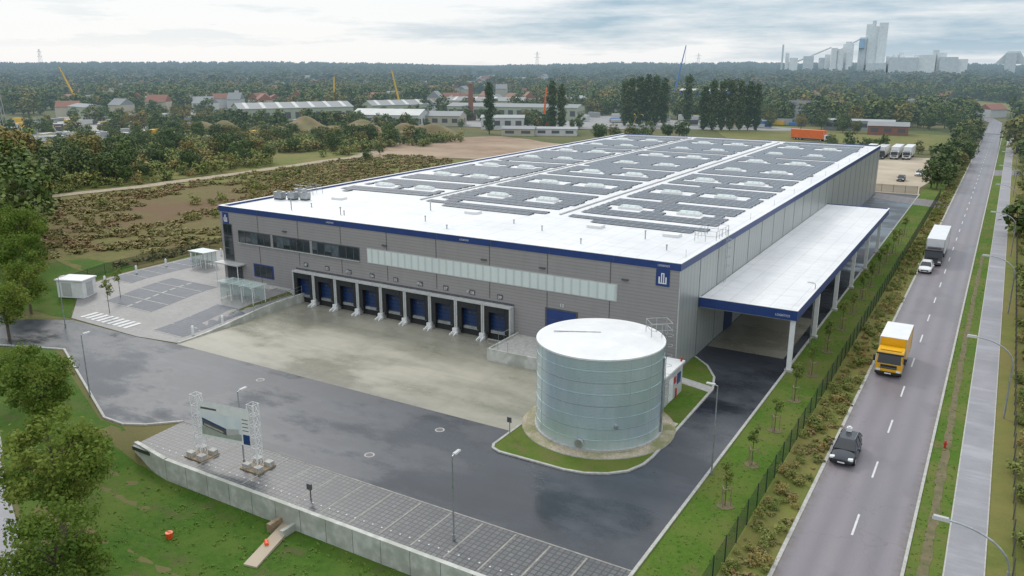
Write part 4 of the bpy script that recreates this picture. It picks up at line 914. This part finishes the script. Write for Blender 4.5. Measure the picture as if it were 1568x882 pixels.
house('low_shed',-45,395,16,12,4,.1,FB['br'],FB['rf'],1.5); house('long_factory',-60,415,30,10,4.5,.1,FB['gy'],FB['gy'],.6)
house('low_shed',16,262,8,40,3.5,0,FB['wh'],FB['wh'],.5,False)
house('low_shed',20,330,10,60,4,0,FB['wh'],FB['wh'],.5,False)
b=MB(); b.beam((0,0,0),(0,0,19),1.5,FB['br'],12,1.1); b.beam((0,0,19),(0,0,19.6),1.25,FB['br'],12); b.box(-2,2,-2,2,0,3,FB['br']); b.build('brick_chimney',None,(-251,376,0))
def crane(name,x,y,h,lean,az,m,t=.38):
    b=MB(); c,s=math.cos(az),math.sin(az); tip=Vector((c*lean,s*lean,h))
    b.box(-3.5,3.5,-1.4,1.4,.8,2.4,m); b.box(-3.4,-1.6,-1.3,1.3,2.4,3.8,m); b.box(-3.45,-2.6,-1.0,1.0,2.9,3.6,FB['dk'])
    for xx in (-2.6,-1,1,2.6):
        for yy in (-1.3,1.3): b.beam((xx,yy-.2,.6),(xx,yy+.2,.6),.6,FB['dk'],10)
    p=Vector((0,0,2.4)); q=Vector((c,s,0)).cross(Vector((0,0,1)))*.45
    for dd in (-1,1): b.beam(p+q*dd,tip+q*dd*.3,t,m,5,t*.5)
    for k in range(14):
        a=p+(tip-p)*k/14; e=p+(tip-p)*(k+1)/14; b.beam(a+q*(1-k/20),e-q*(1-k/20),.10,m,4)
    b.beam(tip,tip-Vector((0,0,h*.3)),.06,FB['dk'],4); b.build(name,None,(x,y,0))
crane('blue_mobile_crane',-221,606,43,8,.55,FB['bl'],.6); crane('orange_crane',-195,356,19,1.5,1.2,M_org)
for nme,x,y,h,ln in (('yellow_crane',-520,322,28,-10),('yellow_crane',-338,425,26,-5),('yellow_crane',-372,400,22,1)): crane(nme,x,y,h,ln,.6,FB['ye'],.75)
def mast(name,x,y,h,w,m):
    b=MB()
    for sx in (-1,1):
        for sy in (-1,1): b.beam((sx*w,sy*w,0),(sx*w*.15,sy*w*.15,h),.14,m,4)
    for k in range(10):
        z0=h*k/10;z1=h*(k+1)/10;w0=w*(1-.85*k/10);w1=w*(1-.85*(k+1)/10)
        b.beam((-w0,-w0,z0),(w1,-w1,z1),.08,m,4); b.beam((w0,-w0,z0),(-w1,-w1,z1),.08,m,4); b.beam((w0,-w0,z0),(w1,w1,z1),.08,m,4)
    for z in (h*.8,h*.92): b.beam((-h*.13,0,z),(h*.13,0,z),.18,m,4)
    b.build(name,None,(x,y,0))
mast('lattice_mast',-330,172,29,1.6,FB['gy'])
for bd,D in ((-29.2,1500),(-18.5,1800),(-60,1400)): mast('power_pylon',D*math.sin(math.radians(bd)),D*math.cos(math.radians(bd)),50,4.5,FB['gy'])
for x,y,rx,ry,h in ((-238,268,26,9,5.5),(-262,262,24,10,6),(-215,285,22,8,5),(-290,240,20,10,5.5),(-205,262,14,7,4),(-228,250,18,8,4)):
    xs_=np.linspace(-1,1,22); V=[];F=[]
    for j,v in enumerate(xs_):
        for i,u in enumerate(xs_):
            r=min(1,math.hypot(u,v)); hh=h*(1-r**2)*(1+.25*math.sin(u*7+x)+.2*math.cos(v*6+y)) -.3*(r>=1); V.append((u*rx,v*ry,hh))
    for j in range(21):
        for i in range(21): F.append((j*22+i,j*22+i+1,(j+1)*22+i+1,(j+1)*22+i))
    mb=MB(); mb.add(V,F,M_mound); mb.build('earth_mound',None,(x,y,0),smooth=True)
TN=MB()
def tb(x,y,w,d,h,rot,wall,roof,g):
    mt=Matrix.Translation((x,y,hz(x,y)))@Matrix.Rotation(rot,4,'Z'); TN.box(-w/2,w/2,-d/2,d/2,0,h,wall,mt)
    P=[mt@Vector(p) for p in ((-w/2,-d/2-.5,h),(w/2,-d/2-.5,h),(w/2,d/2+.5,h),(-w/2,d/2+.5,h),(-w/2,0,h+g),(w/2,0,h+g))]
    TN.add(P,[(0,1,5,4),(2,3,4,5),(0,4,3),(1,2,5)],roof)
for i in range(200):
    D=random.uniform(520,1500); A=math.radians(random.uniform(-60,-26)); x,y=D*math.sin(A),D*math.cos(A)
    if random.random()<.06: tb(x,y,random.uniform(20,35),random.uniform(10,15),random.uniform(5,7),random.uniform(-.3,.9),FB[random.choice(['gy','cr','gr'])],FB[random.choice(['rf','gy'])],1.5)
    else: tb(x,y,random.uniform(9,13),random.uniform(8,10),random.uniform(4,8),random.uniform(0,3),FB[random.choice(['wh','cr'])],FB[random.choice(['rd','rf','rf','br'])],random.uniform(3,4.5))
for i in range(10):
    D=random.uniform(500,900); A=math.radians(random.uniform(-12,0)); tb(D*math.sin(A),D*math.cos(A),12,9,4.5,random.random(),FB['wh'],FB['rd'],3)
TN.build('distant_town')
SY=MB()
for i in range(260):
    x=random.uniform(-440,-262); y=random.uniform(165,350)
    mt=Matrix.Translation((x,y,hz(x,y)))@Matrix.Rotation(random.uniform(0,3),4,'Z'); L=random.choice([4.5,6,9,12]); hh=random.uniform(1.5,3)
    c=FB[random.choice(['wh','wh','gy','gy','gy','dk','rf','ye','cr'])]; SY.box(-L/2,L/2,-1.2,1.2,.5,hh,c,mt); SY.box(L/2,L/2+1.6,-1.1,1.1,.4,hh*.85,FB[random.choice(['wh','dk','gy'])],mt)
for i in range(60):
    x=random.uniform(-235,-90); y=random.uniform(400,440)
    mt=Matrix.Translation((x,y,hz(x,y)))@Matrix.Rotation(random.uniform(-.3,.6),4,'Z'); SY.box(-3.5,3.5,-1.2,1.2,.5,random.uniform(1.6,3.4),FB[random.choice(['wh','wh','gy','dk','bl','ye'])],mt)
SY.build('distant_storage_yard')
CP=MB(); cD=2000; ZS=.84; BO=-.22
def cp(bd,w,z1,m=FB['cem'],dd=0,z0=0,d=None):
    A=math.radians(bd+BO); mt=Matrix.Translation(((cD+dd)*math.sin(A),(cD+dd)*math.cos(A),0))@Matrix.Rotation(-A,4,'Z'); d=d or w
    CP.box(-w/2,w/2,-d/2,d/2,z0*ZS,z1*ZS,m,mt)
def cs(bd,r,z1,m=FB['cem'],dd=0):
    A=math.radians(bd+BO); x,y=(cD+dd)*math.sin(A),(cD+dd)*math.cos(A); CP.beam((x,y,0),(x,y,z1*ZS),r,m,16)
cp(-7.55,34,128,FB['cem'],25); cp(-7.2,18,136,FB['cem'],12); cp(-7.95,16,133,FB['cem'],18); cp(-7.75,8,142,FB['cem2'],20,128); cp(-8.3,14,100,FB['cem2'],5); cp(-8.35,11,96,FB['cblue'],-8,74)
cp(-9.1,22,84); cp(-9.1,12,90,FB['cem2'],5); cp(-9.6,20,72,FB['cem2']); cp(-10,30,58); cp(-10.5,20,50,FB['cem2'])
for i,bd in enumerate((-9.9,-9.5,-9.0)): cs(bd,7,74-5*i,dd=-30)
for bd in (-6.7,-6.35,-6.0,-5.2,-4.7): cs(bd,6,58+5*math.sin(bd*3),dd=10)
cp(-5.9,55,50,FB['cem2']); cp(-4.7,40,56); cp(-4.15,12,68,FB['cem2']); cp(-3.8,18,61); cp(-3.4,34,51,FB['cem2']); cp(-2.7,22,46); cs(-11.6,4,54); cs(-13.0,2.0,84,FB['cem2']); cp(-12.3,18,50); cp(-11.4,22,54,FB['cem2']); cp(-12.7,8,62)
def pt(bd,z,dd=0): A=math.radians(bd+BO); return ((cD+dd)*math.sin(A),(cD+dd)*math.cos(A),z*ZS)
CP.beam(pt(-12.1,40),pt(-10.1,76),1.8,FB['cem2'],6); CP.beam(pt(-9.9,62),pt(-8.4,98),1.6,FB['cem2'],6)
cp(-7.4,40,36,FB['cem2'],-10); cp(-.2,20,60,FB['cem2']); CP.hexa([pt(-1.0,34),pt(.7,34),pt(.7,34,20),pt(-1.0,34,20)],[pt(-.4,64),pt(.2,64),pt(.2,64,20),pt(-.4,64,20)],FB['cem2'])
CP.build('cement_plant')
# ------------------------------------------------------------------ world, sun, camera
w=bpy.data.worlds.new('World'); sc.world=w; w.use_nodes=True; nt=w.node_tree; N=nt.nodes; L=nt.links; N.clear()
sky=N.new('ShaderNodeTexSky'); sky.sky_type='NISHITA'; sky.sun_disc=False; sky.sun_elevation=math.radians(42); sky.sun_rotation=math.radians(-55)
bg1=N.new('ShaderNodeBackground'); L.new(sky.outputs[0],bg1.inputs[0]); bg1.inputs[1].default_value=.10
tc=N.new('ShaderNodeTexCoord'); g=tc.outputs['Generated']
z=sep(nt,g)[2]
n1=noise(nt,g,2.6,7,.58,(1,1,12)); n2=noise(nt,g,9,6,.62,(1,1,6))
dt=N.new('ShaderNodeVectorMath'); dt.operation='DOT_PRODUCT'; L.new(g,dt.inputs[0]); dt.inputs[1].default_value=(-.88,.47,.05)
glow=mrange(nt,dt.outputs['Value'],.80,.98,0,1)
hor=mrange(nt,z,0.0,.028,1,0)
f=mth(nt,'ADD',mth(nt,'MULTIPLY',n1,.75),mth(nt,'MULTIPLY',n2,.35))
f=mrange(nt,f,.46,.68)
f=mth(nt,'ADD',f,mth(nt,'ADD',mth(nt,'MULTIPLY',glow,.80),mth(nt,'MULTIPLY',hor,.34)),clamp=True)
f=mth(nt,'MAXIMUM',f,mrange(nt,z,.15,.5,0,.85))
c=mixc(nt,f,(.37,.53,.66),(.95,.97,.99))
bg2=N.new('ShaderNodeBackground'); L.new(c,bg2.inputs[0]); L.new(mrange(nt,z,.10,.6,1.0,1.5),bg2.inputs[1])
mx=N.new('ShaderNodeMixShader'); mx.inputs[0].default_value=.9; L.new(bg1.outputs[0],mx.inputs[1]); L.new(bg2.outputs[0],mx.inputs[2])
wo=N.new('ShaderNodeOutputWorld'); L.new(mx.outputs[0],wo.inputs[0])
sl=bpy.data.lights.new('sun','SUN'); sl.energy=1.2; sl.angle=math.radians(12); sl.color=(1,.96,.9)
so=bpy.data.objects.new('sun',sl); COL.objects.link(so)
el,az=math.radians(42),math.radians(-55)
so.rotation_euler=Vector((math.sin(az)*math.cos(el),math.cos(az)*math.cos(el),math.sin(el))).to_track_quat('Z','Y').to_euler()
cam=bpy.data.cameras.new('camera'); co=bpy.data.objects.new('camera',cam); COL.objects.link(co)
cam.sensor_width=36; cam.lens=1250/1568*36; cam.clip_end=20000; cam.clip_start=.5
co.location=(0,0,30); co.rotation_euler=(math.radians(90)-math.atan(344/1250),0,math.radians(30.9)); sc.camera=co
